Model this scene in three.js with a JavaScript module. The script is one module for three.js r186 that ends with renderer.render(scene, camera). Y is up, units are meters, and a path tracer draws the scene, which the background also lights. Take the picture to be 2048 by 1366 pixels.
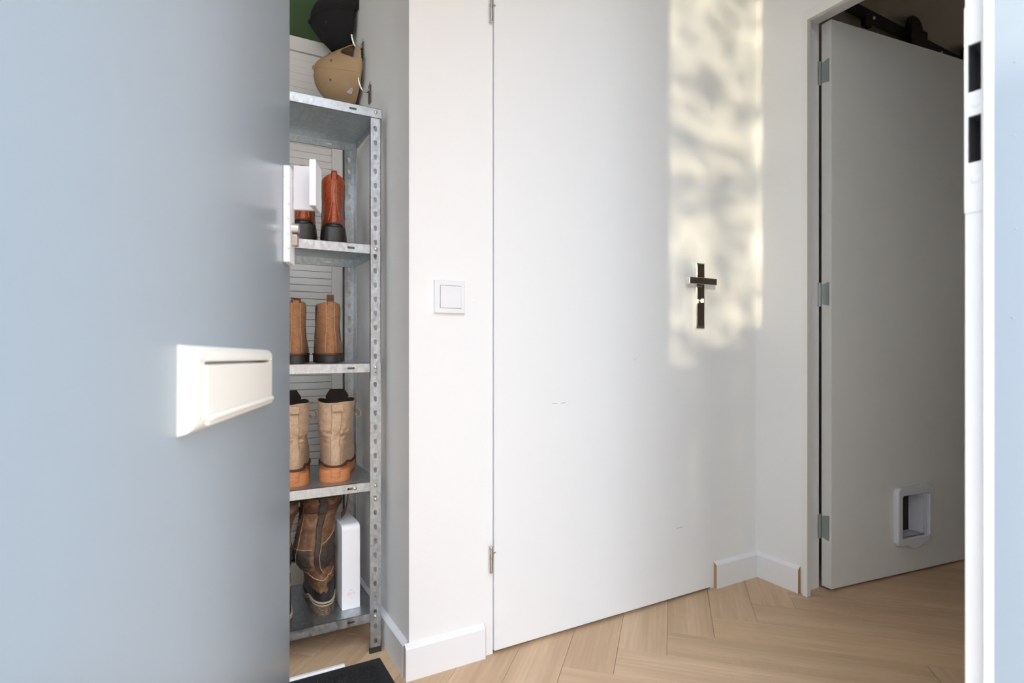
import * as THREE from 'three';
import { RoundedBoxGeometry } from 'three/addons/geometries/RoundedBoxGeometry.js';
import { mergeGeometries } from 'three/addons/utils/BufferGeometryUtils.js';
import { Brush, Evaluator, SUBTRACTION } from 'three-bvh-csg';
import { ImprovedNoise } from 'three/addons/math/ImprovedNoise.js';

// ------------------------------------------------------------------ camera, sky, sun, exposure
const scene = new THREE.Scene();
const renderer = new THREE.WebGLRenderer({ antialias: true });
renderer.toneMapping = THREE.LinearToneMapping;
renderer.toneMappingExposure = 3.35;
renderer.shadowMap.enabled = true;

const FOCAL = 1135;
const camera = new THREE.PerspectiveCamera(2 * Math.atan(683 / FOCAL) * 180 / Math.PI, 2048 / 1366, 0.02, 200);
camera.position.set(0, 0.87, 0);
camera.rotation.set(0, -29.38 * Math.PI / 180, 0);
camera.setViewOffset(2048, 1366, 0, -11, 2048, 1366);
camera.focus = 1.9;
camera.userData.fStop = 5.0;
scene.add(camera);

scene.background = new THREE.Color().setRGB(0.90, 0.985, 1.105);
scene.backgroundIntensity = 2.2;

const SUN_ELEVATION = 7 * Math.PI / 180;
const SUN_TRAVEL = new THREE.Vector3(1.02, 0, -1).normalize().multiplyScalar(Math.cos(SUN_ELEVATION)).setY(-Math.sin(SUN_ELEVATION));
const sun = new THREE.DirectionalLight(new THREE.Color().setRGB(1.0, 0.86, 0.60), 0.85);
sun.position.set(1.6, 1.5, -1.4).addScaledVector(SUN_TRAVEL, -14);
sun.target.position.set(1.6, 1.5, -1.4);
sun.castShadow = true;
sun.shadow.radius = 0.8;
sun.shadow.mapSize.set(4096, 4096);
Object.assign(sun.shadow.camera, { left: -6, right: 6, top: 6, bottom: -6, near: 0.5, far: 30 });
sun.name = 'sun';
scene.add(sun, sun.target);

// ------------------------------------------------------------------ helpers
let seed = 20241;
const rnd = () => { seed = (seed * 1664525 + 1013904223) >>> 0; return seed / 4294967296; };
const rr = (a, b) => a + (b - a) * rnd();
const clamp = (v, a = 0, b = 1) => Math.min(b, Math.max(a, v));
const smooth = (a, b, v) => { const t = clamp((v - a) / (b - a)); return t * t * (3 - 2 * t); };
const perlin = new ImprovedNoise();
const noise = (x, y, z = 0) => perlin.noise(x, y, z);
const fbm = (x, y, z = 0, n = 4) => { let s = 0, a = 0.5; for (let i = 0; i < n; i++) { s += a * noise(x, y, z); x *= 2.03; y *= 2.03; z += 7.3; a *= 0.5; } return s; };
const taken = {};
function numbered(name) {
  const n = taken[name] = (taken[name] ?? -1) + 1;
  return n ? name + '_' + String(n).padStart(3, '0') : name;
}
function plain(g) { const o = g.index ? g.toNonIndexed() : g.clone(); if (!o.attributes.normal) o.computeVertexNormals(); for (const k of Object.keys(o.attributes)) if (!['position', 'normal', 'uv'].includes(k)) o.deleteAttribute(k); return o; }
// texture coordinates in metres, laid on each face along the object's own axes
function boxUV(g) {
  const p = g.attributes.position, uv = new Float32Array(p.count * 2), a = new THREE.Vector3(), b = new THREE.Vector3(), c = new THREE.Vector3();
  for (let i = 0; i < p.count; i += 3) {
    a.fromBufferAttribute(p, i); b.fromBufferAttribute(p, i + 1); c.fromBufferAttribute(p, i + 2);
    const n = b.clone().sub(a).cross(c.clone().sub(a)), x = Math.abs(n.x), y = Math.abs(n.y), z = Math.abs(n.z);
    [a, b, c].forEach((v, k) => { const [s, t] = y >= x && y >= z ? [v.x, v.z] : x >= z ? [v.z, v.y] : [v.x, v.y]; uv[(i + k) * 2] = s; uv[(i + k) * 2 + 1] = t; });
  }
  g.setAttribute('uv', new THREE.BufferAttribute(uv, 2));
  return g;
}
function geo(list) {
  list = [].concat(list).map((g) => { const o = plain(g); return g.userData.keepUV ? o : boxUV(o); });
  return list.length > 1 ? mergeGeometries(list) : list[0];
}
function shadowed(m) { m.castShadow = true; m.receiveShadow = true; return m; }
function mesh(name, list, material, parent, label) {
  const m = shadowed(new THREE.Mesh(geo(list), material));
  m.name = parent === scene ? numbered(name) : name;
  if (label) m.userData.label = label;
  parent.add(m);
  return m;
}
function thing(name, label, category, [x, y, z] = [0, 0, 0], turn = 0, group) {
  const o = new THREE.Group();
  o.name = numbered(name); o.position.set(x, y, z); o.rotation.y = turn;
  o.userData = { label, category };
  if (group) o.userData.group = group;
  scene.add(o);
  return o;
}
function part(name, parent, [x, y, z] = [0, 0, 0]) { const g = new THREE.Group(); g.name = name; g.position.set(x, y, z); parent.add(g); return g; }
function structure(name, list, material, label, category) {
  const m = mesh(name, list, material, scene);
  m.userData = { kind: 'structure', label, category };
  return m;
}
const box = (x0, x1, y0, y1, z0, z1) => new THREE.BoxGeometry(x1 - x0, y1 - y0, z1 - z0).translate((x0 + x1) / 2, (y0 + y1) / 2, (z0 + z1) / 2);
const rbox = (x0, x1, y0, y1, z0, z1, r = 0.002, s = 2) => new RoundedBoxGeometry(x1 - x0, y1 - y0, z1 - z0, s, Math.min(r, (x1 - x0) / 2.01, (y1 - y0) / 2.01, (z1 - z0) / 2.01)).translate((x0 + x1) / 2, (y0 + y1) / 2, (z0 + z1) / 2);
const cyl = (r0, r1, h, n = 24) => new THREE.CylinderGeometry(r1, r0, h, n);
const tube = (pts, r, n = 24, k = 8, closed = false) => new THREE.TubeGeometry(new THREE.CatmullRomCurve3(pts.map((p) => p.isVector3 ? p : new THREE.Vector3(...p)), closed), n, r, k, closed);
const lathe = (pts, n = 28) => new THREE.LatheGeometry(pts.map(([x, y]) => new THREE.Vector2(x, y)), n);

// ------------------------------------------------------------------ textures and materials
function texture(w, h, fn, size, srgb = true) {
  const d = new Uint8Array(w * h * 4);
  for (let y = 0; y < h; y++) for (let x = 0; x < w; x++) {
    const c = fn(x / w, y / h, x, y), i = (y * w + x) * 4;
    d[i] = clamp(c[0], 0, 255); d[i + 1] = clamp(c[1], 0, 255); d[i + 2] = clamp(c[2], 0, 255); d[i + 3] = 255;
  }
  const t = new THREE.DataTexture(d, w, h);
  t.magFilter = THREE.LinearFilter; t.minFilter = THREE.LinearMipmapLinearFilter; t.generateMipmaps = true;
  t.wrapS = t.wrapT = THREE.MirroredRepeatWrapping;
  if (srgb) t.colorSpace = THREE.SRGBColorSpace;
  t.repeat.set(1 / size[0], 1 / size[1]);
  t.needsUpdate = true;
  return t;
}
const grey = (v) => [v, v, v];
const std = (o) => new THREE.MeshStandardMaterial(o);
const phys = (o) => new THREE.MeshPhysicalMaterial(o);

const rollerBump = texture(512, 512, (u, v) => grey(128 + 110 * fbm(u * 60, v * 60, 3, 3) + 40 * noise(u * 7, v * 7, 9)), [0.5, 0.5], false);
const M = {};
M.wall = std({ color: new THREE.Color().setRGB(0.89, 0.888, 0.875), roughness: 0.75, bumpMap: rollerBump, bumpScale: 0.0004 });
M.ceiling = std({ color: new THREE.Color().setRGB(0.80, 0.71, 0.57), roughness: 0.9 });
M.doorWhite = phys({ color: new THREE.Color().setRGB(0.89, 0.89, 0.88), roughness: 0.42, bumpMap: rollerBump, bumpScale: 0.00008 });
M.trimWhite = std({ color: new THREE.Color().setRGB(0.88, 0.88, 0.885), roughness: 0.45 });
M.frameCream = std({ color: new THREE.Color().setRGB(0.87, 0.86, 0.82), roughness: 0.5 });
M.green = std({ color: new THREE.Color().setRGB(0.055, 0.105, 0.045), roughness: 0.8, bumpMap: rollerBump, bumpScale: 0.0004 });
M.beige = std({ color: new THREE.Color().setRGB(0.62, 0.56, 0.46), roughness: 0.85, bumpMap: rollerBump, bumpScale: 0.0004 });
const mdfMap = texture(128, 128, (u, v) => { const n = 26 * fbm(u * 40, v * 40, 1, 3); return [186 + n, 148 + n, 106 + n]; }, [0.1, 0.1]);
M.mdf = std({ map: mdfMap, roughness: 0.9 });
M.darkWood = std({ color: new THREE.Color().setRGB(0.16, 0.08, 0.04), roughness: 0.8 });
// blue-grey paint with two shallow dents on the leaf
const doorBump = texture(1024, 1024, (u, v) => {
  const x = u * 0.83, y = v * 2.4; let h = 150 + 9 * fbm(u * 9, v * 26, 2, 3);
  for (const [dx, dy, rx, ry, a] of [[0.17, 1.06, 0.016, 0.02, 60], [0.215, 0.96, 0.02, 0.012, 46], [0.69, 1.14, 0.01, 0.012, 30], [0.42, 0.62, 0.03, 0.03, 26], [0.5, 1.3, 0.02, 0.03, 20]]) h -= a * Math.exp(-(((x - dx) / rx) ** 2 + ((y - dy) / ry) ** 2));
  return grey(h);
}, [0.83, 2.4], false);
M.bluePaint = phys({ color: new THREE.Color().setRGB(0.21, 0.258, 0.298), roughness: 0.3, clearcoat: 0.5, clearcoatRoughness: 0.2, bumpMap: doorBump, bumpScale: 0.0012 });
M.frameBlue = phys({ color: new THREE.Color().setRGB(0.285, 0.33, 0.375), roughness: 0.4 });
M.ivory = std({ color: new THREE.Color().setRGB(0.70, 0.675, 0.60), roughness: 0.38 });
const chipMap = texture(512, 512, (u, v) => { const n = fbm(u * 26, v * 14, 5, 4), s = n > 0.3 ? 50 : 0; return [236 - s, 236 - s, 238 - s]; }, [0.12, 0.12]);
M.chippedWhite = std({ map: chipMap, roughness: 0.4 });
M.aluminium = std({ color: new THREE.Color().setRGB(0.72, 0.73, 0.75), metalness: 0.55, roughness: 0.35 });
M.chrome = std({ color: new THREE.Color().setRGB(0.75, 0.74, 0.72), metalness: 1, roughness: 0.12 });
M.nickel = std({ color: new THREE.Color().setRGB(0.62, 0.59, 0.55), metalness: 1, roughness: 0.28 });
M.brownMirror = std({ color: new THREE.Color().setRGB(0.26, 0.215, 0.17), metalness: 0.9, roughness: 0.07 });
M.steelDark = std({ color: new THREE.Color().setRGB(0.16, 0.16, 0.17), metalness: 0.6, roughness: 0.4 });
M.rust = std({ color: new THREE.Color().setRGB(0.22, 0.06, 0.02), roughness: 0.9 });
M.zincHinge = std({ color: new THREE.Color().setRGB(0.46, 0.50, 0.49), metalness: 0.8, roughness: 0.36 });
M.blackMetal = std({ color: new THREE.Color().setRGB(0.012, 0.012, 0.012), roughness: 0.55 });
M.plasticWhite = std({ color: new THREE.Color().setRGB(0.86, 0.86, 0.87), roughness: 0.3 });
M.catPlastic = std({ color: new THREE.Color().setRGB(0.78, 0.78, 0.83), roughness: 0.35 });
M.blackRubber = std({ color: new THREE.Color().setRGB(0.022, 0.022, 0.024), roughness: 0.7 });
// galvanised sheet: zinc spangle as patches of slightly different tone
const cells = Array.from({ length: 420 }, () => [rnd(), rnd(), rr(-1, 1)]);
const zinc = (u, v) => { let d0 = 9, k = 0; for (const c of cells) { const d = (c[0] - u) ** 2 + ((c[1] - v) * 0.8) ** 2; if (d < d0) { d0 = d; k = c[2]; } } return k; };
const zincMap = texture(256, 256, (u, v) => { const n = zinc(u, v) * 11 + 20 * fbm(u * 18, v * 9, 4, 4); return [184 + n, 191 + n, 195 + n]; }, [0.16, 0.16]);
const zincRough = texture(256, 256, (u, v) => grey(104 + zinc(u, v) * 20 + 30 * fbm(u * 22, v * 12, 8, 3)), [0.16, 0.16], false);
M.zinc = std({ map: zincMap, roughnessMap: zincRough, roughness: 1, metalness: 1 });
// leathers
function leather(base, vary, scale, rough, bump, size = 0.12, sheen = 0) {
  const map = texture(256, 256, (u, v) => { const n = vary * (fbm(u * scale, v * scale, base[0], 4) * 1.3 + 0.5 * noise(u * 5, v * 5, base[1])); return [base[0] + n, base[1] + n * 0.85, base[2] + n * 0.7]; }, [size, size]);
  const b = texture(256, 256, (u, v) => grey(128 + 120 * fbm(u * scale * 2, v * scale * 2, base[2], 3)), [size, size], false);
  return phys({ map, roughness: rough, bumpMap: b, bumpScale: bump, sheen, sheenRoughness: 0.8, sheenColor: new THREE.Color(0.4, 0.34, 0.28) });
}
M.cognac = leather([150, 66, 33], 34, 10, 0.34, 0.0003);
M.brownSuede = leather([152, 106, 72], 26, 16, 0.95, 0.0003, 0.12, 0.3);
M.tanSuede = leather([184, 156, 128], 22, 14, 0.95, 0.0003, 0.12, 0.3);
M.bootBrown = leather([112, 80, 56], 44, 12, 0.8, 0.0005, 0.14, 0.15);
M.bootDark = leather([62, 50, 42], 30, 12, 0.7, 0.0005);
M.darkElastic = leather([52, 44, 40], 14, 40, 0.95, 0.0005);
M.tabBrown = leather([86, 54, 38], 24, 20, 0.8, 0.0004);
M.orangeSole = leather([190, 124, 78], 24, 9, 0.6, 0.0003);
M.darkSole = leather([58, 52, 48], 18, 12, 0.6, 0.0003);
M.blackHeel = leather([40, 38, 37], 12, 10, 0.42, 0.0002);
M.stitch = std({ color: new THREE.Color().setRGB(0.42, 0.27, 0.16), roughness: 0.9 });
M.stitchPale = std({ color: new THREE.Color().setRGB(0.55, 0.42, 0.28), roughness: 0.9 });
M.lining = std({ color: new THREE.Color().setRGB(0.05, 0.035, 0.025), roughness: 0.95 });
const mudMap = texture(256, 256, (u, v) => { const m = smooth(0.02, 0.2, fbm(u * 16, v * 22, 6, 4) + 0.05); return [44 + 118 * m, 40 + 98 * m, 35 + 74 * m]; }, [0.09, 0.09]);
M.muddy = std({ map: mudMap, roughness: 0.95 });
M.mudRand = std({ color: new THREE.Color().setRGB(0.42, 0.34, 0.24), roughness: 0.95 });
// cotton twill for the caps
const twill = texture(256, 256, (u, v, x, y) => grey(128 + 60 * Math.sin((x + y) * 0.8) + 50 * fbm(u * 30, v * 30, 2, 2)), [0.05, 0.05], false);
M.capBeige = std({ color: new THREE.Color().setRGB(0.43, 0.295, 0.165), roughness: 0.95, bumpMap: twill, bumpScale: 0.0003 });
M.capBlack = std({ color: new THREE.Color().setRGB(0.008, 0.008, 0.009), roughness: 0.95, bumpMap: twill, bumpScale: 0.0003 });
M.thread = std({ color: new THREE.Color().setRGB(0.75, 0.74, 0.78), roughness: 0.9 });
M.louver = std({ color: new THREE.Color().setRGB(0.74, 0.735, 0.71), roughness: 0.5 });
// mat
const matMap = texture(512, 512, (u, v) => { const n = 16 * fbm(u * 40, v * 40, 3, 3), f = fbm(u * 90, v * 8, 12, 3) > 0.3 ? 22 : 0; return grey(34 + n + f); }, [0.4, 0.4]);
M.mat = std({ map: matMap, roughness: 0.85 });
// oak planks, four tones, grain along the plank
function oak(tone, z) {
  const map = texture(512, 256, (u, v) => {
    const g = fbm(u * 3.2, v * 26, z, 5), w = fbm(u * 1.6, v * 4, z + 5, 3), saw = noise(u * 140 + 6 * v, v * 7, z) * smooth(0.05, 0.3, fbm(u * 2.3, v * 3, z + 9, 2));
    const n = 20 * g + 20 * w + 7 * saw;
    return [tone[0] + n, tone[1] + n * 1.02, tone[2] + n * 1.02];
  }, [0.72, 0.3]);
  return std({ map, roughness: 0.52 });
}
M.oak = [oak([212, 180, 146], 1.3), oak([206, 174, 140], 4.7), oak([216, 185, 151], 8.1), oak([203, 171, 138], 12.9), oak([211, 178, 142], 17.7)];
M.glass = phys({ color: 0xffffff, roughness: 0.02, transmission: 1, thickness: 0 });
M.subfloor = std({ color: new THREE.Color().setRGB(0.2, 0.14, 0.09), roughness: 0.95 });
const paverMap = texture(512, 512, (u, v) => { const n = 40 * fbm(u * 30, v * 30, 2, 4); return [186 + n, 172 + n, 156 + n]; }, [2, 2]);
M.ground = std({ map: paverMap, roughness: 0.95 });
const brickMap = texture(256, 256, (u, v) => { const n = 46 * fbm(u * 16, v * 16, 5, 4); return [158 + n, 120 + n, 96 + n]; }, [1, 1]);
M.render = std({ color: new THREE.Color().setRGB(0.86, 0.85, 0.83), roughness: 0.9, bumpMap: rollerBump, bumpScale: 0.001 });
M.brick = std({ map: brickMap, roughness: 0.95 });
M.bark = std({ color: new THREE.Color().setRGB(0.11, 0.08, 0.055), roughness: 0.95 });
M.leaf = phys({ color: new THREE.Color().setRGB(0.16, 0.28, 0.07), roughness: 0.7, transmission: 0.45, thickness: 0 });

// ------------------------------------------------------------------ room shell
const XR = 1.875, ZB = -1.43, CEIL = 2.62, ZF = -0.31, XA = 0.495, ZA = -2.26, XL = -1.12, XE = 4.6;
{
  const f = structure('floor', box(XL - 0.1, XE + 0.1, -0.12, -0.0125, ZA - 0.1, 0.0), M.subfloor, 'pale oak herringbone plank floor of the hallway', 'floor');
  // herringbone of single planks: local (p, q) turned 45 degrees, ridge line along world x at z = -1.2785
  const w = 0.137, L = w * 5, x0 = 1.264, z0 = -1.2785, R = Math.SQRT1_2;
  const clipTo = [[XL, 1], [XE, -1]], zmin = ZA, zmax = -0.195;
  const clipPoly = (poly, axis, val, sgn) => {
    const out = [];
    poly.forEach((a, i) => {
      const b = poly[(i + 1) % poly.length], da = (a[axis] - val) * sgn, db = (b[axis] - val) * sgn;
      if (da >= 0) out.push(a);
      if (da * db < 0) { const t = da / (da - db); out.push([a[0] + t * (b[0] - a[0]), a[1] + t * (b[1] - a[1])]); }
    });
    return out;
  };
  let count = 0;
  for (let m = -3; m <= 3; m++) for (let k = -24; k <= 24; k++) for (const kind of [0, 1]) {
    const X0 = kind ? (k + 1) * w : k * w, Y0 = k * w, g = 0.0004;
    const sx = X0 + 2 * L * m, W = kind ? L : w, H = kind ? w : L;
    const toW = (X, Y) => [x0 + (X + Y) * R, z0 + (X - Y) * R];
    let poly = [[sx + g, Y0 + g], [sx + W - g, Y0 + g], [sx + W - g, Y0 + H - g], [sx + g, Y0 + H - g]].map(([a, b]) => toW(a, b));
    for (const [v, s] of clipTo) poly = clipPoly(poly, 0, v, s);
    poly = clipPoly(poly, 1, zmin, 1); poly = clipPoly(poly, 1, zmax, -1);
    if (poly.length < 3) continue;
    const area = Math.abs(poly.reduce((s, a, i) => { const b = poly[(i + 1) % poly.length]; return s + a[0] * b[1] - b[0] * a[1]; }, 0)) / 2;
    if (area < 0.0008) continue;
    const mx = poly.reduce((s, a) => s + a[0], 0) / poly.length, mz = poly.reduce((s, a) => s + a[1], 0) / poly.length;
    // only where a floor is open to view
    if (!poly.some(([x, z]) => (z > ZB - 0.02 || x < XA + 0.02) && x < 4.0) ) continue;
    const inset = poly.map(([x, z]) => { const d = Math.hypot(x - mx, z - mz); return [x - (x - mx) / d * 0.0009, z - (z - mz) / d * 0.0009]; });
    const pos = [], uv = [], ou = rnd() * 3, ov = rnd() * 3;
    const add = (x, y, z) => {
      pos.push(x, y, z);
      const p = ((x - x0) + (z - z0)) * R, q = ((x - x0) - (z - z0)) * R;
      uv.push((kind ? p : q) + ou, (kind ? q : p) + ov);
    };
    const n = poly.length;
    for (let i = 1; i < n - 1; i++) for (const j of [0, i, i + 1]) add(inset[j][0], 0, inset[j][1]);
    for (let i = 0; i < n; i++) {
      const j = (i + 1) % n, A = poly[i], B = poly[j], a = inset[i], b = inset[j];
      for (const [p, y] of [[a, 0], [b, 0], [B, -0.0009], [a, 0], [B, -0.0009], [A, -0.0009], [A, -0.0009], [B, -0.0009], [B, -0.012], [A, -0.0009], [B, -0.012], [A, -0.012]]) add(p[0], y, p[1]);
    }
    const geom = new THREE.BufferGeometry();
    geom.setAttribute('position', new THREE.Float32BufferAttribute(pos, 3));
    geom.setAttribute('uv', new THREE.Float32BufferAttribute(uv, 2));
    // face upward whichever way the outline ran
    const sgn = poly.reduce((s, a, i) => { const b = poly[(i + 1) % n]; return s + a[0] * b[1] - b[0] * a[1]; }, 0);
    if (sgn > 0) for (const at of Object.values(geom.attributes)) { const s = at.itemSize, r = at.array; for (let i = 0; i < at.count; i += 3) for (let c = 0; c < s; c++) { const t = r[(i + 1) * s + c]; r[(i + 1) * s + c] = r[(i + 2) * s + c]; r[(i + 2) * s + c] = t; } }
    geom.computeVertexNormals();
    geom.userData.keepUV = true;
    const pm = mesh('plank', geom, M.oak[Math.floor(rnd() * M.oak.length)], f);
    count++;
  }
}
// door 1 opening x 0.745..1.625, door 2 opening z -1.233..-0.36, front opening x -0.11..0.727
const D1L = 0.738, D1R = 1.628, D1T = 2.225;
structure('ceiling', box(XL - 0.1, XE + 0.1, CEIL, CEIL + 0.12, ZA - 0.1, 0.0), M.ceiling, 'plain ceiling over the hallway and the room beyond', 'ceiling');
structure('ceiling_room', box(XR + 0.1, XE, 2.5, CEIL, -1.52, ZF), M.ceiling, 'low ceiling of the dim room behind the half open door', 'ceiling');
structure('wall_back', [box(XA, D1L, 0, CEIL, ZB - 0.1, ZB), box(D1R, XR + 0.1, 0, CEIL, ZB - 0.1, ZB), box(D1L, D1R, D1T, CEIL, ZB - 0.1, ZB), box(XA, XA + 0.1, 0, CEIL, ZA, ZB - 0.1)], M.wall, 'white wall with the light switch and the closed door', 'wall');
structure('wall_right', [box(XR, XR + 0.1, 0, CEIL, ZB, -1.245), box(XR, XR + 0.1, 2.045, CEIL, -1.245, -0.36), box(XR, XR + 0.1, 0, CEIL, -0.36, ZF)], M.wall, 'white wall around the doorway with the half open door', 'wall');
structure('wall_front', [box(XL - 0.1, -1.06, 0, CEIL, ZF, -0.04), box(-0.26, -0.155, 0, CEIL, ZF, -0.04), box(-1.06, -0.26, 0, 0.35, ZF, -0.04), box(-1.06, -0.26, 2.35, CEIL, ZF, -0.04), box(0.80, 3.9, 0, CEIL, ZF, -0.04), box(4.2, XE + 0.1, 0, CEIL, ZF, -0.04), box(3.9, 4.2, 0, 1.2, ZF, -0.04), box(3.9, 4.2, 1.75, CEIL, ZF, -0.04), box(-0.155, 0.80, 2.47, CEIL, ZF, -0.04)], M.wall, 'front wall around the blue front door frame', 'wall');
structure('wall_left', box(XL - 0.1, XL, 0, CEIL, ZA, ZF), M.wall, 'white wall behind the open blue front door', 'wall');
structure('wall_alcove', box(XL - 0.1, XE + 0.1, 0, CEIL, ZA - 0.1, ZA), M.green, 'dark green wall at the back of the shoe alcove', 'wall');
structure('wall_far_room', [box(XR + 0.1, XE, 0, CEIL, -1.62, -1.52), box(XE, XE + 0.1, 0, CEIL, ZA, ZF)], M.beige, 'beige wall of the dim room behind the half open door', 'wall');

{ // unseen window added behind the open leaf to light the shoe alcove
  const w = new THREE.Group(); w.name = 'window_1'; w.position.set(-0.66, 0.35, -0.2); scene.add(w);
  w.userData = { kind: 'structure', label: 'tall unseen window added behind the open front door to light the shoe alcove', category: 'window' };
  mesh('window_frame', [box(-0.4, -0.36, 0, 2, -0.04, 0.04), box(0.36, 0.4, 0, 2, -0.04, 0.04), box(-0.36, 0.36, 0, 0.05, -0.04, 0.04), box(-0.36, 0.36, 1.95, 2, -0.04, 0.04)], M.trimWhite, w);
  mesh('pane', box(-0.36, 0.36, 0.05, 1.95, -0.003, 0.003), M.glass, w);
}
{ // small out-of-view window, added to brighten the room beyond
  const w = new THREE.Group(); w.name = 'window_2'; w.position.set(4.05, 1.2, -0.2); scene.add(w);
  w.userData = { kind: 'structure', label: 'small unseen window added to brighten the dim room behind the half open door', category: 'window' };
  mesh('window_frame', [box(-0.15, -0.12, 0, 0.55, -0.04, 0.04), box(0.12, 0.15, 0, 0.55, -0.04, 0.04), box(-0.12, 0.12, 0, 0.03, -0.04, 0.04), box(-0.12, 0.12, 0.52, 0.55, -0.04, 0.04)], M.trimWhite, w);
  mesh('pane', box(-0.12, 0.12, 0.03, 0.52, -0.003, 0.003), M.glass, w);
}
// baseboards: bevelled top, raw cut ends showing brown board
function baseboard(name, run, length, ends, pos, turn, label) {
  const g = new THREE.Group(); g.name = name; g.position.set(...pos); g.rotation.y = turn; g.userData = { kind: 'structure', label, category: 'baseboard' }; scene.add(g);
  const s = new THREE.Shape([[0, 0], [0.0135, 0], [0.0135, 0.083], [0.0105, 0.0865], [0, 0.094]].map((p) => new THREE.Vector2(...p)));
  mesh('board', new THREE.ExtrudeGeometry(s, { depth: length, bevelEnabled: false }), M.trimWhite, g);
  ends.forEach((z) => {
    const e = new THREE.Shape([[0.0004, 0.001], [0.0129, 0.001], [0.0129, 0.082], [0.010, 0.0855], [0.0004, 0.0925]].map((p) => new THREE.Vector2(...p)));
    mesh('cut_end', new THREE.ExtrudeGeometry(e, { depth: 0.0012, bevelEnabled: false }).translate(0, 0, z ? length : -0.0012), M.mdf, g, 'raw brown cut end of the board');
  });
  return g;
}
// profile local x = out of the wall, z = along the wall
baseboard('baseboard_back', 0, 0.2305, [1], [0.4825, 0, ZB], -Math.PI / 2 + Math.PI, 'white baseboard below the light switch');
baseboard('baseboard_corner', 0, 0.232, [0], [1.643, 0, ZB], Math.PI / 2, 'short white baseboard between the closed door and the corner');
baseboard('baseboard_right', 0, 0.18, [1], [XR, 0, ZB], 0, 'short white baseboard between the corner and the doorway');
baseboard('baseboard_alcove', 0, 0.82, [1], [XA, 0, ZA + 0.001], 0, 'white baseboard running into the shoe alcove');
for (const n of ['baseboard_right', 'baseboard_alcove']) scene.getObjectByName(n).scale.x = -1;
for (const n of ['baseboard_back', 'baseboard_corner']) { const b = scene.getObjectByName(n); b.rotation.y = Math.PI / 2; b.scale.x = -1; }

// ------------------------------------------------------------------ door 1: closed flush door
{
  const d = new THREE.Group(); d.name = 'door_1'; d.position.set(0.745, 0, ZB); scene.add(d);
  d.userData = { kind: 'structure', label: 'closed white flush door with a chrome cross-shaped handle', category: 'door' };
  const W = 0.876;
  mesh('door_leaf', rbox(0, W, 0.009, 2.21, -0.034, 0.006, 0.0018), M.doorWhite, d);
  // scratches: shallow dark nicks in the paint
  for (const [x, y, l, a] of [[0.205, 0.70, 0.02, 0], [0.235, 0.70, 0.016, 0.1], [0.72, 0.246, 0.028, 0.06], [0.52, 0.83, 0.008, 0.9]])
    mesh('scratch', new THREE.BoxGeometry(l, 0.0009, 0.0003).rotateZ(a).translate(x, y, 0.0061), M.steelDark, d, 'small dark scratch in the white paint');
  const hinge = (y) => {
    const h = part('hinge', d, [-0.0135, y, 0.0115]);
    mesh('knuckle', [cyl(0.0054, 0.0054, 0.041, 16).translate(0, -0.0205, 0), cyl(0.0054, 0.0054, 0.027, 16).translate(0, 0.0142, 0), lathe([[0, 0.0345], [0.0045, 0.034], [0.0066, 0.032], [0.0066, 0.029], [0.0052, 0.028]], 16)], M.nickel, h);
    mesh('pin', [cyl(0.0025, 0.0025, 0.02, 8).rotateZ(1.57).translate(0.007, 0.012, -0.006), cyl(0.0028, 0.0028, 0.012, 8).rotateX(1.57).translate(0, -0.02, -0.005)], M.nickel, h);
  };
  hinge(0.276); hinge(1.825);
  const h = part('door_handle', d, [0.813, 0, 0.006]);
  mesh('back_plate', rbox(-0.021, 0.021, 0.935, 1.165, 0, 0.009, 0.0015), M.chrome, h);
  mesh('plate_face', rbox(-0.0165, 0.0165, 0.945, 1.16, 0.009, 0.0102, 0.0004), M.brownMirror, h, 'dark brown mirror inlay');
  mesh('lever', [rbox(-0.097, 0.036, 1.085, 1.108, 0.034, 0.05, 0.0015), cyl(0.0095, 0.0095, 0.03, 20).rotateX(Math.PI / 2).translate(0, 1.0965, 0.022)], M.chrome, h);
  mesh('lever_face', rbox(-0.0955, 0.0345, 1.0865, 1.1065, 0.05, 0.0508, 0.0004), M.brownMirror, h, 'dark brown mirror inlay');
  mesh('thumb_turn', [cyl(0.0075, 0.0075, 0.006, 24).rotateX(Math.PI / 2).translate(0, 1.032, 0.013), rbox(-0.002, 0.002, 1.0245, 1.0395, 0.015, 0.025, 0.001)], M.nickel, h);
}
{ // its frame: flush with the wall, with the stop behind the leaf
  const f = structure('trim_1', [box(D1L - 0.0, 0.7415, 0, D1T, ZB - 0.1, ZB + 0.001), box(D1L, 0.757, 0, D1T, ZB - 0.1, ZB - 0.037), box(1.6245, D1R, 0, D1T, ZB - 0.1, ZB + 0.001), box(1.61, D1R, 0, D1T, ZB - 0.1, ZB - 0.037), box(D1L, D1R, 2.214, D1T, ZB - 0.1, ZB + 0.001), box(D1L, D1R, 2.2, D1T, ZB - 0.1, ZB - 0.037)], M.trimWhite, 'thin white frame around the closed flush door', 'door frame');
}

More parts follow.
